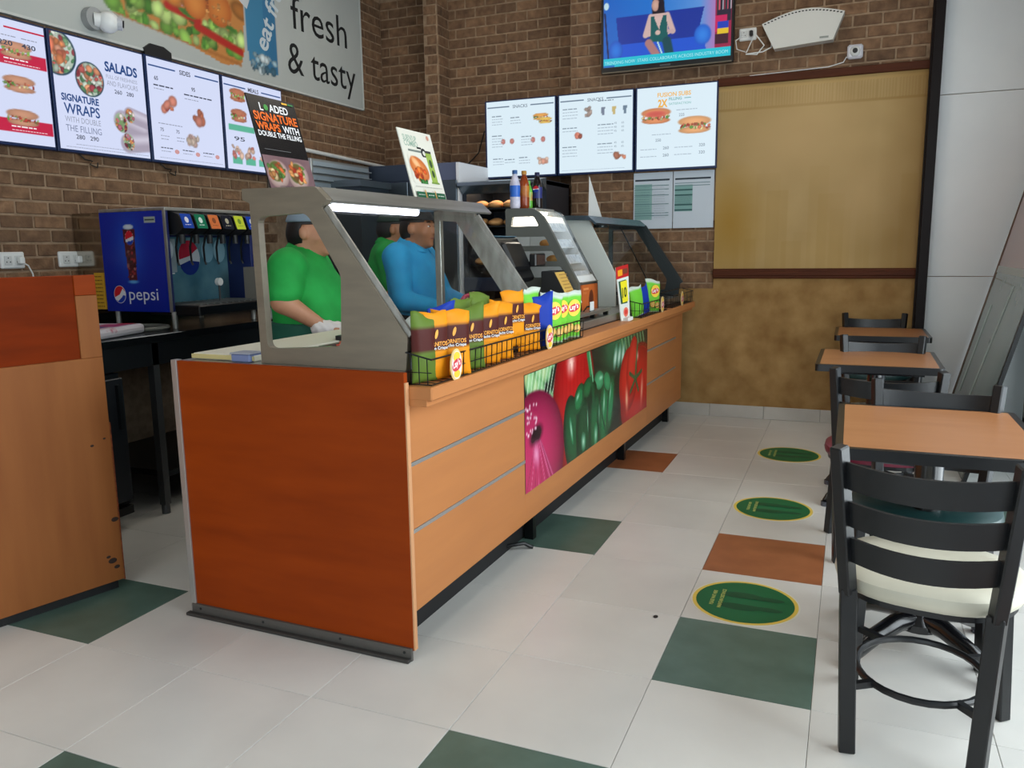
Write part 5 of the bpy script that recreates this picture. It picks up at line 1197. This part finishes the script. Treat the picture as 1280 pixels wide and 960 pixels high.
pr = Print(); [pr.fine(0.008,0.066,0.014+0.021*k,0.008,(120,84,30),k) for k in range(9)]; pr.build('label_print',M_prt,yc,(-0.55,-0.006,1.06),(1,0,0),(0,0,1))
# splash back with round emblem
bk = MB().box((-0.20,0.03,1.05),(-0.185,W_-0.03,1.46)).build('splash_back',mat('splash_teal',(110,156,168),0.25,0.3,col2=(70,120,140),scale=4),t)
pr = Print(); pr.rect(0.02,0.21,0.22,0.40,(150,164,168)); pr.disc(0.32,0.29,0.085,0.10,(190,196,200)); pr.disc(0.32,0.30,0.08,0.092,(170,24,50),a0=0.5,a1=PI+0.2); pr.disc(0.32,0.275,0.08,0.085,(20,44,120),a0=PI+0.3,a1=2*PI-0.1); pr.rect(0.04,0.20,0.20,0.208,(206,210,210)); pr.disc(0.47,0.33,0.05,0.07,(120,160,176)); pr.disc(0.57,0.33,0.05,0.07,(130,168,180)); pr.disc(0.08,0.33,0.04,0.06,(190,200,204)); pr.disc(0.16,0.34,0.04,0.06,(196,204,208))
pr.build('splash_print',M_gloss,bk,(-0.185,0.03,1.05),(0,1,0),(0,0,1))
tapc = [((28,70,170),(230,230,235)),((24,120,84),(220,236,226)),((222,120,60),(150,80,40)),((24,24,28),(190,180,150)),((206,216,50),(120,150,40)),((24,64,170),(220,224,235))]
for k,(c,c2) in enumerate(tapc):
    y = 0.09+0.104*k
    h = MB().prism(round_poly([(-0.19,1.47),(0.03,1.47),(0.085,1.50),(0.06,1.575),(0.0,1.596),(-0.19,1.596)],0.012),'y',y-0.045,y+0.045).build('tap_head',M_black,t)
    pr = Print(); pr.rect(-0.038,0.0,0.038,0.082,c); pr.disc(0.0,0.048,0.014,0.017,c2); pr.fine(-0.02,0.02,0.018,0.006,c2,k)
    a = Vector((0.0855,y,1.502)); b_ = Vector((0.0605,y,1.574)); pr.build('tap_badge',M_gloss,h,tuple(a),(0,1,0),tuple((b_-a).normalized()),off=0.001)
    MB().cyl((0.03,y,1.42),(0.03,y,1.47),0.016,n=10).build('nozzle',M_black,h); MB().tube([(0.0,y,1.47),(-0.03,y+0.01,1.40),(-0.06,y+0.045,1.32),(-0.055,y+0.05,1.30)],0.006,6).build('lever',M_black,h)
dt = MB().box((-0.19,0.03,1.03),(0.17,W_-0.02,1.085),bev=0.006).build('drip_tray',M_blackm,t)
for k in range(12): MB().box((-0.17,0.06+0.05*k,1.085),(0.15,0.075+0.05*k,1.090)).build('grille_bar',M_steel,dt)
st = MB().cyl((0.0,0.38,1.09),(0.0,0.38,1.18),0.006,n=8).build('pourer_stem',M_black,t); MB().cyl((0.012,0.38,1.20),(-0.012,0.38,1.20),0.022,n=14).build('pourer_dial',M_white,st)
for x in (-0.43,-0.01):
    for y in (0.03,W_-0.03): MB().cyl((x,y,0.958),(x,y,1.05),0.015,n=10).build('leg',M_steel,t)
MB().prism([(0.03,0.56),(0.12,0.56),(0.12,0.67),(0.03,0.67)],'z',1.09,1.28).build('cup_rack',mat('rack_grey',(120,116,108),0.5),t)
t = thing('white_box','small white box beside the drip tray on the back counter','box',(-2.86,1.78,0.958)); MB().box((-0.05,-0.06,0),(0.08,0.08,0.23),bev=0.004).build('carton',M_white,t)

# ---- louvred exhaust on the left, tall cold cabinet, bread oven
t = thing('louvred_exhaust','grey louvred steel exhaust box below the white pipe','exhaust',(XL,2.75,0),0)
MB().box((0.01,0.0,1.72),(0.42,0.79,2.05),bev=0.004).build('casing',M_steel,t)
for k in range(6): MB().box((0.42,0.02,1.735+0.052*k),(0.455,0.77,1.742+0.052*k)).box((0.42,0.02,1.742+0.052*k),(0.424,0.77,1.772+0.052*k)).build('louvre',mat('louvre_grey',(166,176,182),0.35,0.5),t)
M_blue = mat('blue_grey_enamel',(96,104,130),0.4,0.2); M_navyd = mat('dark_navy_panel',(50,60,76),0.4,0.4)
t = thing('cold_cabinet','tall blue-grey cold cabinet against the back wall','cabinet',(-3.30,3.60,0),0)
MB().box((0.0,0.0,0.10),(0.90,0.62,2.055),bev=0.004).build('body',M_blue,t)
for k in range(2):
    d = MB().box((0.01+0.445*k,-0.04,0.14),(0.445+0.445*k,0.0,1.915),bev=0.005).build('door',mat('door_steel_grey',(78,88,96),0.35,0.6),t); MB().bar((0.39+0.12*k,-0.07,0.9),(0.39+0.12*k,-0.07,1.6),0.02).bar((0.39+0.12*k,-0.07,0.92),(0.39+0.12*k,-0.03,0.92),0.018).bar((0.39+0.12*k,-0.07,1.58),(0.39+0.12*k,-0.03,1.58),0.018).build('handle',M_steel,d)
MB().box((0.0,-0.03,1.925),(0.62,0.0,2.055)).build('header_panel',M_navyd,t)
MB().box((0.88,-0.02,0.14),(0.905,0.60,2.05)).build('lit_side',mat('lit_side_pale',(240,240,244),0.4),t)  # side coloured paler for the light that falls on it from the right
for x in (0.06,0.84):
    for y in (0.06,0.56): MB().cyl((x,y,0),(x,y,0.1),0.025,n=10).build('foot',M_blackm,t)
t = thing('steel_column','pair of tall dark steel door uprights behind the staff in green','cabinet',(-3.25,2.98,0)); MB().box((0,0,0.05),(0.06,0.45,1.85)).box((0.0,0,1.85),(0.32,0.45,1.9)).build('uprights',mat('upright_steel',(96,106,112),0.35,0.7),t); MB().box((0.08,0.02,0.05),(0.30,0.44,1.85)).build('door_leaf',mat('leaf_dark',(56,66,74),0.35,0.5),t); MB().box((0,0,0),(0.32,0.45,0.05)).build('plinth',M_blackm,t)

t = thing('bread_oven','tall dark oven and prover with racks of bread at the back wall','oven',(-2.385,3.62,0),0)
OW = 0.715
MB().box((0,0.0,0.08),(0.035,0.55,1.88)).box((OW-0.035,0.0,0.08),(OW,0.55,1.88)).box((0,0.53,0.08),(OW,0.55,1.88)).box((0,0,0.08),(OW,0.55,0.14)).box((0,0,1.85),(OW,0.55,1.885)).build('cabinet_shell',mat('oven_shell',(40,46,56),0.4,0.4),t)
MB().prism([(-0.10,1.86),(0.0,1.80),(0.0,1.90),(-0.10,1.885)],'x',0.0,OW).build('canopy',mat('canopy_steel',(120,134,144),0.25,0.8),t)
MB().box((0.0,-0.01,1.03),(OW,0.02,1.14),bev=0.003).build('control_panel',mat('oven_control',(36,48,74),0.35),t)
MB().cyl((0.52,-0.012,1.075),(0.52,-0.02,1.075),0.012,n=12).build('knob',M_alu_s,t)
M_bread = mat('bread_crust',(196,136,80),0.7,col2=(216,164,104),scale=18,contrast=(0.3,0.75))
levels = [0.90,1.24,1.40,1.55,1.69]
loaf_me = None
for li,z in enumerate(levels):
    MB().box((0.04,0.03,z-0.012),(OW-0.04,0.50,z)).build('rack_tray',mat('rack_dark',(30,34,38),0.4,0.6),t)
    for k in range(5 if li in (0,1,2) else 4):
        x = 0.10+0.128*k
        l = thing('bread_loaf','%s golden bread loaf on %s'%(('leftmost','second','third','fourth','rightmost')[k if k<(4 if li<3 else 3) else 4],('the lowest lit tray of the oven','the first tray above the oven controls','the second tray above the oven controls','the third tray above the oven controls','the top tray of the oven')[li]),'bread',(-2.385+x,3.62+0.14,z),random.uniform(-0.1,0.1),'loaves on oven tray %s'%'ABCDE'[li])
        if loaf_me is None:
            s_ = SDF((-0.075,-0.10,-0.01),(0.075,0.10,0.08),0.008); s_.ell((0,0,0.026),(0.058,0.085,0.030),0.0); s_.ell((0,0.02,0.034),(0.045,0.05,0.028),0.02)
            o = s_.build('crust',M_bread,l); loaf_me = o.data
        else: link('crust',loaf_me,None,l)
M_ol = mat('added_oven_lamp',(255,226,190),0.4,emit=5.0)  # glowing strip added under the oven top to brighten the loaves
for z_ in (1.838,): MB().box((0.06,0.10,z_),(OW-0.06,0.30,z_+0.010)).build('added_oven_lamp',M_ol,t)
MB().box((0.26,0.045,0.80),(0.60,0.05,0.83)).build('label_strip',mat('strip_white',(190,196,190),0.4),t); MB().box((0.32,0.043,0.805),(0.40,0.046,0.825)).build('label_mark',mat('strip_yellow',(206,170,50),0.4),t)
for x in (0.05,OW-0.05):
    for y in (0.06,0.5): MB().cyl((x,y,0),(x,y,0.09),0.025,n=10).build('foot',M_blackm,t)
MB().box((0.035,-0.005,0.14),(OW-0.035,0.01,0.78)).build('lower_door',mat('oven_door',(30,34,40),0.2,0.3),t)
t = thing('steel_side_rail','bright steel upright beside the oven behind the counter','post',(-1.72,3.50,0)); MB().box((0,0,0.0),(0.09,0.05,1.28),bev=0.003).build('upright',mat('pale_steel',(170,176,190),0.3,0.6),t)
# ================================================================== DINING SIDE
M_seatw = mat('cream_vinyl',(206,202,184),0.4,col2=(190,186,168),scale=5,bump=0.12,bscale=12); M_seatr = mat('maroon_vinyl',(110,24,52),0.35); M_seatg = mat('dark_green_vinyl',(26,56,56),0.4)
M_chair = mat('black_chair_frame',(17,19,22),0.38,0.0,spec=0.5)
def arc_slat(z0,z1,hw,bow,tilt,thick=0.012,n=12):
    """curved back slat: bows backwards (-y) in the middle; hw(z) half width; tilt(z) y position"""
    mb = MB(); bm = mb.bm; rows=[]
    for i in range(n+1):
        f = -1+2*i/n; q=[]
        for z,dy in ((z0,0),(z1,0),(z1,thick),(z0,thick)):
            sag = -0.012*(1-f*f)*(1 if True else 0)
            q.append(bm.verts.new((f*hw(z), tilt(z)-bow*(1-f*f)+dy, z+sag)))
        rows.append(q)
    for a,b in zip(rows[:-1],rows[1:]):
        for k in range(4): bm.faces.new((a[k],a[(k+1)%4],b[(k+1)%4],b[k]))
    bm.faces.new(rows[0][::-1]); bm.faces.new(rows[-1]); return mb
def make_chair(label, seat_m, loc, rz):
    """faces +y; origin on the floor under the seat centre"""
    t = thing('dining_chair',label,'chair',(*loc,0),rz,'ladder-back dining chairs')
    tilt = lambda z: -0.205-(max(0,z-0.46))*0.165
    hw = lambda z: 0.150+0.02*min(1,z/0.46)+0.030*max(0,(z-0.46))/0.40
    for s_ in (-1,1):
        mb = MB(); mb.bar((s_*0.152,-0.20,0),(s_*0.170,-0.205,0.47),0.036,0.042,bev=0.003); mb.bar((s_*0.170,-0.205,0.455),(s_*0.200,-0.272,0.865),0.034,0.040,bev=0.004); mb.build('rear_leg',M_chair,t)
        MB().bar((s_*0.205,0.185,0),(s_*0.185,0.165,0.45),0.034,0.036,bev=0.003).build('front_leg',M_chair,t)
    for z0,z1 in ((0.755,0.828),(0.652,0.722),(0.552,0.622)): arc_slat(z0,z1,hw,0.050,tilt).build('back_slat',M_chair,t,smooth=True)
    MB().tube([(0.165*math.cos(a),-0.01+0.185*math.sin(a),0.19) for a in np.linspace(0,2*PI,28,endpoint=False)],0.010,8,closed=True).build('stretcher_ring',M_chair,t,smooth=True)
    for s_ in (-1,1): [MB().bar(p_,q_,0.018).build('stretcher_arm',M_chair,t) for p_,q_ in (((s_*0.11,0.125,0.19),(s_*0.195,0.176,0.19)),((s_*0.10,-0.15,0.19),(s_*0.158,-0.202,0.19)))]
    pts = [(0.232*math.copysign(abs(math.cos(a))**0.75,math.cos(a))*(1.0+0.06*math.sin(a)),0.0+0.215*math.copysign(abs(math.sin(a))**0.8,math.sin(a))) for a in np.linspace(0,2*PI,36,endpoint=False)]
    MB().prism([(x*0.95,y*0.95) for x,y in pts],'z',0.430,0.446).build('seat_board',M_chair,t)
    mb = MB(); bm = mb.bm; rings=[]
    for sc_,z in ((0.96,0.446),(1.0,0.455),(1.02,0.470),(1.0,0.487),(0.92,0.498),(0.7,0.503),(0.35,0.505)): rings.append([bm.verts.new((x*sc_,y*sc_,z)) for x,y in pts])
    for a,b in zip(rings[:-1],rings[1:]):
        for k in range(36): bm.faces.new((a[k],a[(k+1)%36],b[(k+1)%36],b[k]))
    bm.faces.new(rings[0][::-1]); bm.faces.new(rings[-1]); mb.build('seat',seat_m,t,smooth=True)
    return t
make_chair('nearest dining chair, cream seat, its ladder back to the camera',M_seatw,(0.761,0.001),-0.16)
make_chair('dining chair facing the camera across the nearest table',M_seatg,(0.800,0.640),PI-0.133)
make_chair('dining chair with a maroon seat between the first and second tables',M_seatr,(0.690,1.44),-0.02)
make_chair('dining chair with a pale seat tucked under the far side of the second table',M_seatw,(0.715,2.24),PI+0.03)
make_chair('farthest dining chair, behind the last table by the wall',M_seatg,(0.715,3.80),PI+0.05)
M_ttop = mat('table_laminate',(174,120,80),0.34,col2=(160,106,66),scale=4,stretch=(0.5,3,3),contrast=(0.3,0.75)); M_edge = mat('table_edge_black',(22,23,25),0.30); M_iron = mat('black_cast_iron',(14,15,18),0.22,0.2,coat=0.5)
def make_table(label, x0,x1,y0,y1, rz=0.0, redpost=False):
    cx,cy = (x0+x1)/2,(y0+y1)/2; w,d = (x1-x0)/2,(y1-y0)/2
    t = thing('dining_table',label,'table',(cx,cy,0),rz,'pedestal dining tables')
    MB().prism(rrect(-w+0.022,-d+0.022,w-0.022,d-0.022,0.006),'z',0.745,0.7705).build('table_top',M_ttop,t)
    MB().prism(rrect(-w,-d,w,d,0.022,5),'z',0.735,0.770,[rrect(-w+0.022,-d+0.022,w-0.022,d-0.022,0.006)[::-1]]).build('edge_band',M_edge,t)
    MB().box((-w+0.08,-d+0.08,0.715),(w-0.08,d-0.08,0.735)).build('under_frame',M_iron,t)
    MB().cyl((0,0,0.10),(0,0,0.72),0.044,n=20).lathe([(0.07,0.085),(0.07,0.11),(0.044,0.14)],n=20).build('column',M_iron,t,smooth=True)
    for k in range(4):
        a = PI/4+k*PI/2; c,s_ = math.cos(a),math.sin(a); R = 0.30
        mb = MB(); pts=[(0.02*c,0.02*s_,0.115),(0.10*c,0.10*s_,0.115),(0.2*c,0.2*s_,0.085),(R*c*0.92,R*s_*0.92,0.045),(R*c,R*s_,0.022)]
        mb.tube(pts,[0.034,0.032,0.028,0.024,0.020],10); mb.build('base_foot',M_iron,t,smooth=True)
        MB().cyl((R*c,R*s_,0),(R*c,R*s_,0.024),0.024,n=12).build('foot_pad',mat('foot_grey',(90,94,104),0.25,0.7),t)
    return t
make_table('nearest square dining table with a wood-look top and black edge',0.508,1.082,0.150,0.885)
make_table('second dining table from the camera, wood-look top and black edge',0.385,0.968,1.930,2.600,-0.01)
make_table('farthest dining table, against the painted wall',0.445,1.025,3.345,3.955,0.0)

# ---- glass pane leaning on the right-hand wall
t = thing('leaning_glass_pane','large grey-green glass pane leaning at the right edge by the tables','glass pane',(0,0,0),0)
lean = 0.2375; xb = 1.178
def gx(z): return xb+lean*z
def slab(y0,y1,z0,z1,th,off,name,m,par):
    return MB().prism([(gx(z0)+off,z0),(gx(z0)+off+th,z0),(gx(z1)+off+th,z1),(gx(z1)+off,z1)],'y',y0,y1).build(name,m,par)
slab(2.78,4.12,0.004,1.16,0.010,0.0,'lower_pane',mat('grey_green_glass',(118,136,134),0.12,0.0,col2=(132,146,142),scale=1.5,spec=0.7),t)
slab(2.78,4.12,1.20,2.10,0.010,0.0,'upper_pane',mat('pink_grey_glass',(168,142,138),0.2,spec=0.6),t)
slab(2.78,4.12,1.158,1.202,0.012,-0.002,'tape_band',mat('pale_tape',(176,184,182),0.5),t)
eb = MB(); g = random.Random(2); z = 0.004
while z < 2.1:
    z2 = min(2.1,z+g.uniform(0.08,0.2)); wd = g.uniform(0.014,0.034); eb.prism([(gx(z)-0.004,z),(gx(z)+0.014,z),(gx(z2)+0.014,z2),(gx(z2)-0.004,z2)],'y',4.12-wd,4.135); z = z2
eb.build('brown_tape_edge',mat('brown_tape',(112,80,54),0.6,col2=(78,54,38),scale=12),t)
slab(2.74,2.78,0.0,2.1,0.022,-0.006,'near_frame_bar',M_blackm,t)
for a,b in (((3.55,0.05),(3.30,1.1)),((3.9,0.35),(3.84,0.95))): MB().bar((gx(a[1])-0.003,a[0],a[1]),(gx(b[1])-0.003,b[0],b[1]),0.004,0.008).build('scratch_line',mat('pale_scratch',(176,188,186),0.4),t)

# ---- floor stickers
for y,label in ((0.689,'nearest round green floor sticker with two footprints'),(1.904,'middle round green floor sticker with two footprints'),(3.095,'farthest round green floor sticker with two footprints')):
    t = thing('floor_sticker',label,'floor sticker',(0.209,y,0.0006),0,'queue stickers on the floor')
    pts = [(0.204*math.cos(a),0.204*math.sin(a)) for a in np.linspace(0,2*PI,48,endpoint=False)]
    MB().prism(pts,'z',0,0.0008).build('vinyl',mat('sticker_white',(226,222,206),0.35),t)
    pr = Print(); pr.disc(0,0,0.198,0.198,(226,196,84),n=48); pr.disc(0,0,0.184,0.184,(10,110,68),(0,96,54),n=48)
    for yy in (-0.05,0.05):
        s_ = 1 if yy>0 else -1
        pr.disc(-0.02,yy+0.004*s_,0.075,0.028,(0,76,46),rot=0.05*s_); pr.disc(0.085,yy-0.004*s_,0.060,0.019,(0,76,46)); pr.disc(0.02,yy,0.06,0.022,(0,78,46))
    pr.text('PLEASE WAIT HERE',-0.112,-0.068,0.020,(190,200,110),0.02,w=0.136,rot=PI/2); pr.text('MAINTAIN DISTANCE',-0.080,-0.088,0.020,(190,200,110),0.02,w=0.176,rot=PI/2)
    pr.build('sticker_print',M_prt,t,(0,0,0.0008),(1,0,0),(0,1,0),off=0.0002)
tag(MB().tube([(-0.90,0.86,0.012),(-0.84,0.87,0.030),(-0.80,0.91,0.030),(-0.775,0.93,0.010),(-0.765,0.935,0.008)],0.009,8).build('loose_cable',M_black,None,smooth=True),'black cable end poking out from under the counter','cable')
tag(MB().prism([(0.009*math.cos(a)-0.085,0.013*math.sin(a)+0.445) for a in np.linspace(0,2*PI,12,endpoint=False)],'z',0.0004,0.0014).build('floor_spot',M_dark),'small black spot on a white floor tile in the aisle','spot')
# ================================================================== STAFF BEHIND THE COUNTER
M_skin = mat('skin_brown',(176,118,84),0.5,col2=(164,106,74),scale=14); M_skin2 = mat('skin_tan',(188,134,104),0.5,col2=(176,122,92),scale=14)
M_hair = mat('black_hair',(16,13,13),0.5); M_pants = mat('black_trousers',(20,22,26),0.7)
M_green = mat('green_polo',(22,164,68),0.75,col2=(14,148,58),scale=9,bump=0.15,bscale=7); M_bluep = mat('blue_polo',(40,166,224),0.75,col2=(30,150,210),scale=9,bump=0.15,bscale=7)
M_eye = mat('eye_dark',(26,18,16),0.2); M_lip = mat('lip',(134,72,62),0.5); M_apron = mat('dark_green_apron',(14,84,66),0.7)

def person(label, loc, rz, stout, skin, shirt, long_sleeve, arms, headfwd=0.05, nod=0.0, cap='cap', cap_m=None, glove=None, apron=None, scale=1.0):
    t = thing('person',label,'person',loc,rz); t.scale = (scale,)*3
    s = stout; w = 0.5+0.5*s
    LO,HI = (-0.36,-0.46,-0.012),(0.66,0.46,1.66)
    sh = [(-0.01,-0.185*w,1.315),(-0.01,0.185*w,1.315)]           # right (-y), left (+y)
    hx = headfwd
    def torso(S,o=0.0,k=0.05):
        S.ell((0.0,0,1.20),(0.125*s+o,0.175*w+o,0.19+o),k); S.ell((0.035*s+0.02*(s-1),0,1.03),(0.150*s+o,0.185*w*(0.9+0.1*s)+o,0.19+o),k); S.ell((0.055*s,0,1.17),(0.10*s+o,0.15*w+o,0.11+o),k)
        S.ell((0,0,0.88),(0.135*s+o,0.18*w+o,0.13+o),k); S.cone((-0.01,-0.15*w,1.325),(-0.01,0.15*w,1.325),0.062+o,0.062+o,k)
        S.cone((-0.02,0,1.30),(0.01,0,1.375),0.085+o,0.060+o,k); return S
    B = SDF(LO,HI,0.0095)
    for y in (-1,1):
        B.cone((0,y*0.095*w,0.86),(0.015,y*0.10,0.46),0.095*w,0.060*w,0.04); B.cone((0.015,y*0.10,0.46),(-0.02,y*0.10,0.08),0.060*w,0.038,0.03)
        B.cone((-0.03,y*0.10,0.035),(0.13,y*0.12,0.03),0.038,0.032,0.03)
    torso(B)
    B.cone((-0.01,0,1.34),(hx*0.8,0,1.43),0.058,0.052,0.03)
    hz = 1.49
    B.ell((hx,0,hz+0.005),(0.098,0.077,0.105),0.03); B.ell((hx+0.035,0,hz-0.065),(0.062,0.056,0.062),0.03); B.ell((hx+0.06,0,hz-0.02),(0.04,0.062,0.055),0.02)
    B.cone((hx+0.090,0,hz+0.005),(hx+0.115,0,hz-0.030),0.011,0.017,0.015); B.ell((hx+0.088,0,hz-0.066),(0.016,0.026,0.010),0.012); B.ell((hx+0.078,0,hz-0.105),(0.022,0.024,0.018),0.02)
    B.cone((hx+0.085,-0.045,hz+0.022),(hx+0.085,0.045,hz+0.022),0.010,0.010,0.015)
    for y in (-1,1):
        B.ell((hx-0.008,y*0.084,hz-0.012),(0.022,0.014,0.034),0.006); B.ell((hx+0.055,y*0.045,hz-0.035),(0.032,0.026,0.028),0.02)
    hands=[]
    for (E,Wp,dirn,spread),S0 in zip(arms,sh):
        E=np.array(E,float);Wp=np.array(Wp,float); S0=np.array(S0)
        B.cone(S0,E,0.062*w,0.046*w,0.03); B.cone(E,Wp,0.047*w,0.029,0.02)
        d=np.array(dirn,float); d/=np.linalg.norm(d); lat=np.cross(d,(0,0,1)); lat/=np.linalg.norm(lat); up=np.cross(lat,d)
        pc=Wp+d*0.045; B.cone(Wp,pc+d*0.03,0.029,0.030,0.02)
        for q,(o,L) in enumerate(((-0.030,0.060),(-0.010,0.072),(0.011,0.068),(0.030,0.052))):
            a=pc+d*0.035+lat*o; m_=a+d*L*0.5+lat*o*spread-up*0.006; e=m_+d*L*0.42-up*0.022
            B.cone(pc+lat*o*0.8,a,0.016,0.011,0.008); B.cone(a,m_,0.0105,0.010,0.003); B.cone(m_,e,0.010,0.0085,0.003)
        sg = 1 if S0[1]<0 else -1
        a=Wp+d*0.02+lat*0.026*(-sg); m_=a+d*0.035+lat*0.030*(-sg)-up*0.012; e=m_+d*0.03-up*0.010
        B.cone(a,m_,0.015,0.012,0.008); B.cone(m_,e,0.0115,0.0095,0.003); hands.append((Wp,pc,d,lat,up,S0))
    B.build('body',skin,t)
    # shirt
    S = SDF((-0.36,-0.46,0.80),(0.45,0.46,1.45),0.0095); torso(S,0.011)
    for (E,Wp,_,_),S0 in zip(arms,sh):
        E=np.array(E,float);Wp=np.array(Wp,float);S0=np.array(S0)
        if long_sleeve: S.cone(S0,E,0.076*w,0.060*w,0.03); S.cone(E,E+(Wp-E)*0.85,0.060*w,0.042,0.02)
        else: S.cone(S0,S0+(E-S0)*0.72,0.080*w,0.070*w,0.03)
    X,Y,Z=S.coords(); S.clip(0.86-Z); S.clip(-(np.sqrt((X-0.02)**2+Y**2)-0.062)-np.maximum(0,(1.36-Z))*3)
    S.D += 0.0035*np.sin(Z*34+X*18)*np.sin(Y*22+X*9)
    S.build('polo_shirt',shirt,t)
    mb = MB(); n_=26
    ring=[(0.016+0.078*math.cos(a),0.078*math.sin(a),1.388+0.030*(-math.cos(a))) for a in np.linspace(0.35,2*PI-0.35,n_)]
    bm=mb.bm; r0=[bm.verts.new((x,y,z+0.020)) for x,y,z in ring]; r1=[bm.verts.new((0.016+(x-0.016)*1.42,y*1.42,z-0.022)) for x,y,z in ring]
    for k in range(n_-1): bm.faces.new((r0[k],r0[k+1],r1[k+1],r1[k]))
    ob = mb.build('collar',shirt,t,smooth=True); md = ob.modifiers.new('thickness','SOLIDIFY'); md.thickness = 0.006
    # trousers
    T = SDF((-0.30,-0.36,0.05),(0.36,0.36,0.98),0.012); T.ell((0,0,0.88),(0.145*s,0.19*w,0.13),0.05); T.ell((0.03*s,0,0.95),(0.155*s,0.19*w,0.08),0.05)
    for y in (-1,1): T.cone((0,y*0.095*w,0.86),(0.015,y*0.10,0.46),0.107*w,0.074*w,0.04); T.cone((0.015,y*0.10,0.46),(-0.015,y*0.10,0.07),0.074*w,0.060,0.03)
    T.build('trousers',M_pants,t)
    for y in (-1,1): MB().sph((0.045,y*0.11,0.045),(0.13,0.05,0.05),12).build('shoe',M_black,t,smooth=True)
    if apron:
        A = SDF((-0.36,-0.40,0.50),(0.45,0.40,1.10),0.0095); torso(A,0.021); A.cone((0.02,0,0.9),(0.02,0,0.5),0.19*w,0.18*w,0.05); _,_,Z=A.coords(); A.clip(Z-1.045); A.clip(0.52-Z); A.build('apron',apron,t)
    # head wear, hair, eyes, mouth
    Hh = SDF((hx-0.16,-0.12,1.34),(hx+0.2,0.12,1.66),0.006); Hh.ell((hx-0.008,0,hz+0.008),(0.106,0.087,0.108),0.02); Hh.cone((hx-0.06,0,hz-0.03),(hx-0.065,0,hz-0.085),0.055,0.042,0.03)
    X,Y,Z=Hh.coords(); Hh.clip(np.minimum(X-(hx-0.018), np.maximum((hz+0.028)-Z, X-(hx+0.070)))); Hh.clip((hz-0.085)-Z)
    Hh.build('hair',M_hair,t)
    if cap:
        K = SDF((hx-0.16,-0.12,hz),(hx+0.24,0.12,1.66),0.006); K.ell((hx-0.006,0,hz+0.022),(0.114,0.096,0.106),0.0); X,Y,Z=K.coords(); K.clip((hz+0.042)-Z); K.build('cap_crown' if cap=='cap' else 'hair_net',cap_m,t)
        if cap=='cap':
            mb=MB(); pts=[(hx+0.075+0.085*math.cos(a),0.082*math.sin(a)) for a in np.linspace(-PI/2,PI/2,14)]; mb.prism(pts,'z',hz+0.040,hz+0.047); mb.build('cap_peak',cap_m,t)
    for y in (-1,1):
        MB().sph((hx+0.0865,y*0.033,hz+0.004),(0.010,0.013,0.008),10).build('eye',mat('eye_white',(214,206,198),0.25),t,smooth=True); MB().sph((hx+0.0955,y*0.033,hz+0.004),(0.0035,0.006,0.006),8).build('iris',M_eye,t,smooth=True)
        MB().tube([(hx+0.094,y*0.018,hz+0.026),(hx+0.095,y*0.034,hz+0.031),(hx+0.086,y*0.052,hz+0.026)],0.0045,6).build('eyebrow',M_hair,t)
    MB().tube([(hx+0.092,-0.024,hz-0.068),(hx+0.105,0,hz-0.066),(hx+0.092,0.024,hz-0.068)],0.005,6).build('mouth',M_lip,t,smooth=True)
    if glove is not None:
        Wp,pc,d,lat,up,S0 = hands[glove]
        G = SDF(Wp-0.16,Wp+0.2,0.006); G.cone(Wp-d*0.03,pc+d*0.03,0.040,0.036,0.02)
        for q,(o,L) in enumerate(((-0.030,0.060),(-0.010,0.072),(0.011,0.068),(0.030,0.052))):
            a=pc+d*0.035+lat*o; m_=a+d*L*0.5+lat*o*0.2-up*0.006; e=m_+d*L*0.42-up*0.022; G.cone(a,m_,0.0145,0.0135,0.004); G.cone(m_,e,0.0135,0.012,0.004)
        X,Y,Z=G.coords(); G.D += 0.003*np.sin(X*160)*np.sin(Y*140+Z*120); G.build('plastic_glove',mat('clear_white_glove',(214,206,204),0.35),t)
    return t
person('worker in a green polo shirt and pale hair net bending over the board',(-1.985,0.965,0),0.34,1.30,M_skin2,M_green,False,
       [((-0.02,-0.275,1.155),(0.165,-0.235,1.025),(0.95,0.25,-0.12),0.2),((0.10,0.27,1.07),(0.30,0.12,1.02),(0.9,-0.4,-0.1),0.2)],headfwd=0.045,cap='net',cap_m=mat('hair_net_blue_grey',(120,136,150),0.6),glove=0,apron=M_apron,scale=0.985)
person('worker in a bright blue polo shirt and black cap facing the counter',(-2.03,2.13,0),0.06,1.12,M_skin,M_bluep,True,
       [((0.06,-0.26,1.06),(0.28,-0.14,1.00),(0.95,0.3,-0.1),0.2),((0.10,0.25,1.06),(0.32,0.12,1.02),(0.9,-0.4,-0.1),0.2)],headfwd=0.05,cap='cap',cap_m=mat('black_cap',(20,18,20),0.7),scale=1.01)
person('worker in a green polo shirt standing behind the one in blue',(-2.52,2.67,0),0.55,1.10,M_skin,M_green,False,
       [((0.02,-0.27,1.04),(0.20,-0.22,0.92),(0.9,0.3,-0.3),0.2),((0.02,0.27,1.04),(0.2,0.22,0.92),(0.9,-0.3,-0.3),0.2)],headfwd=0.04,cap='cap',cap_m=mat('dark_green_cap',(16,44,34),0.7),scale=1.02)
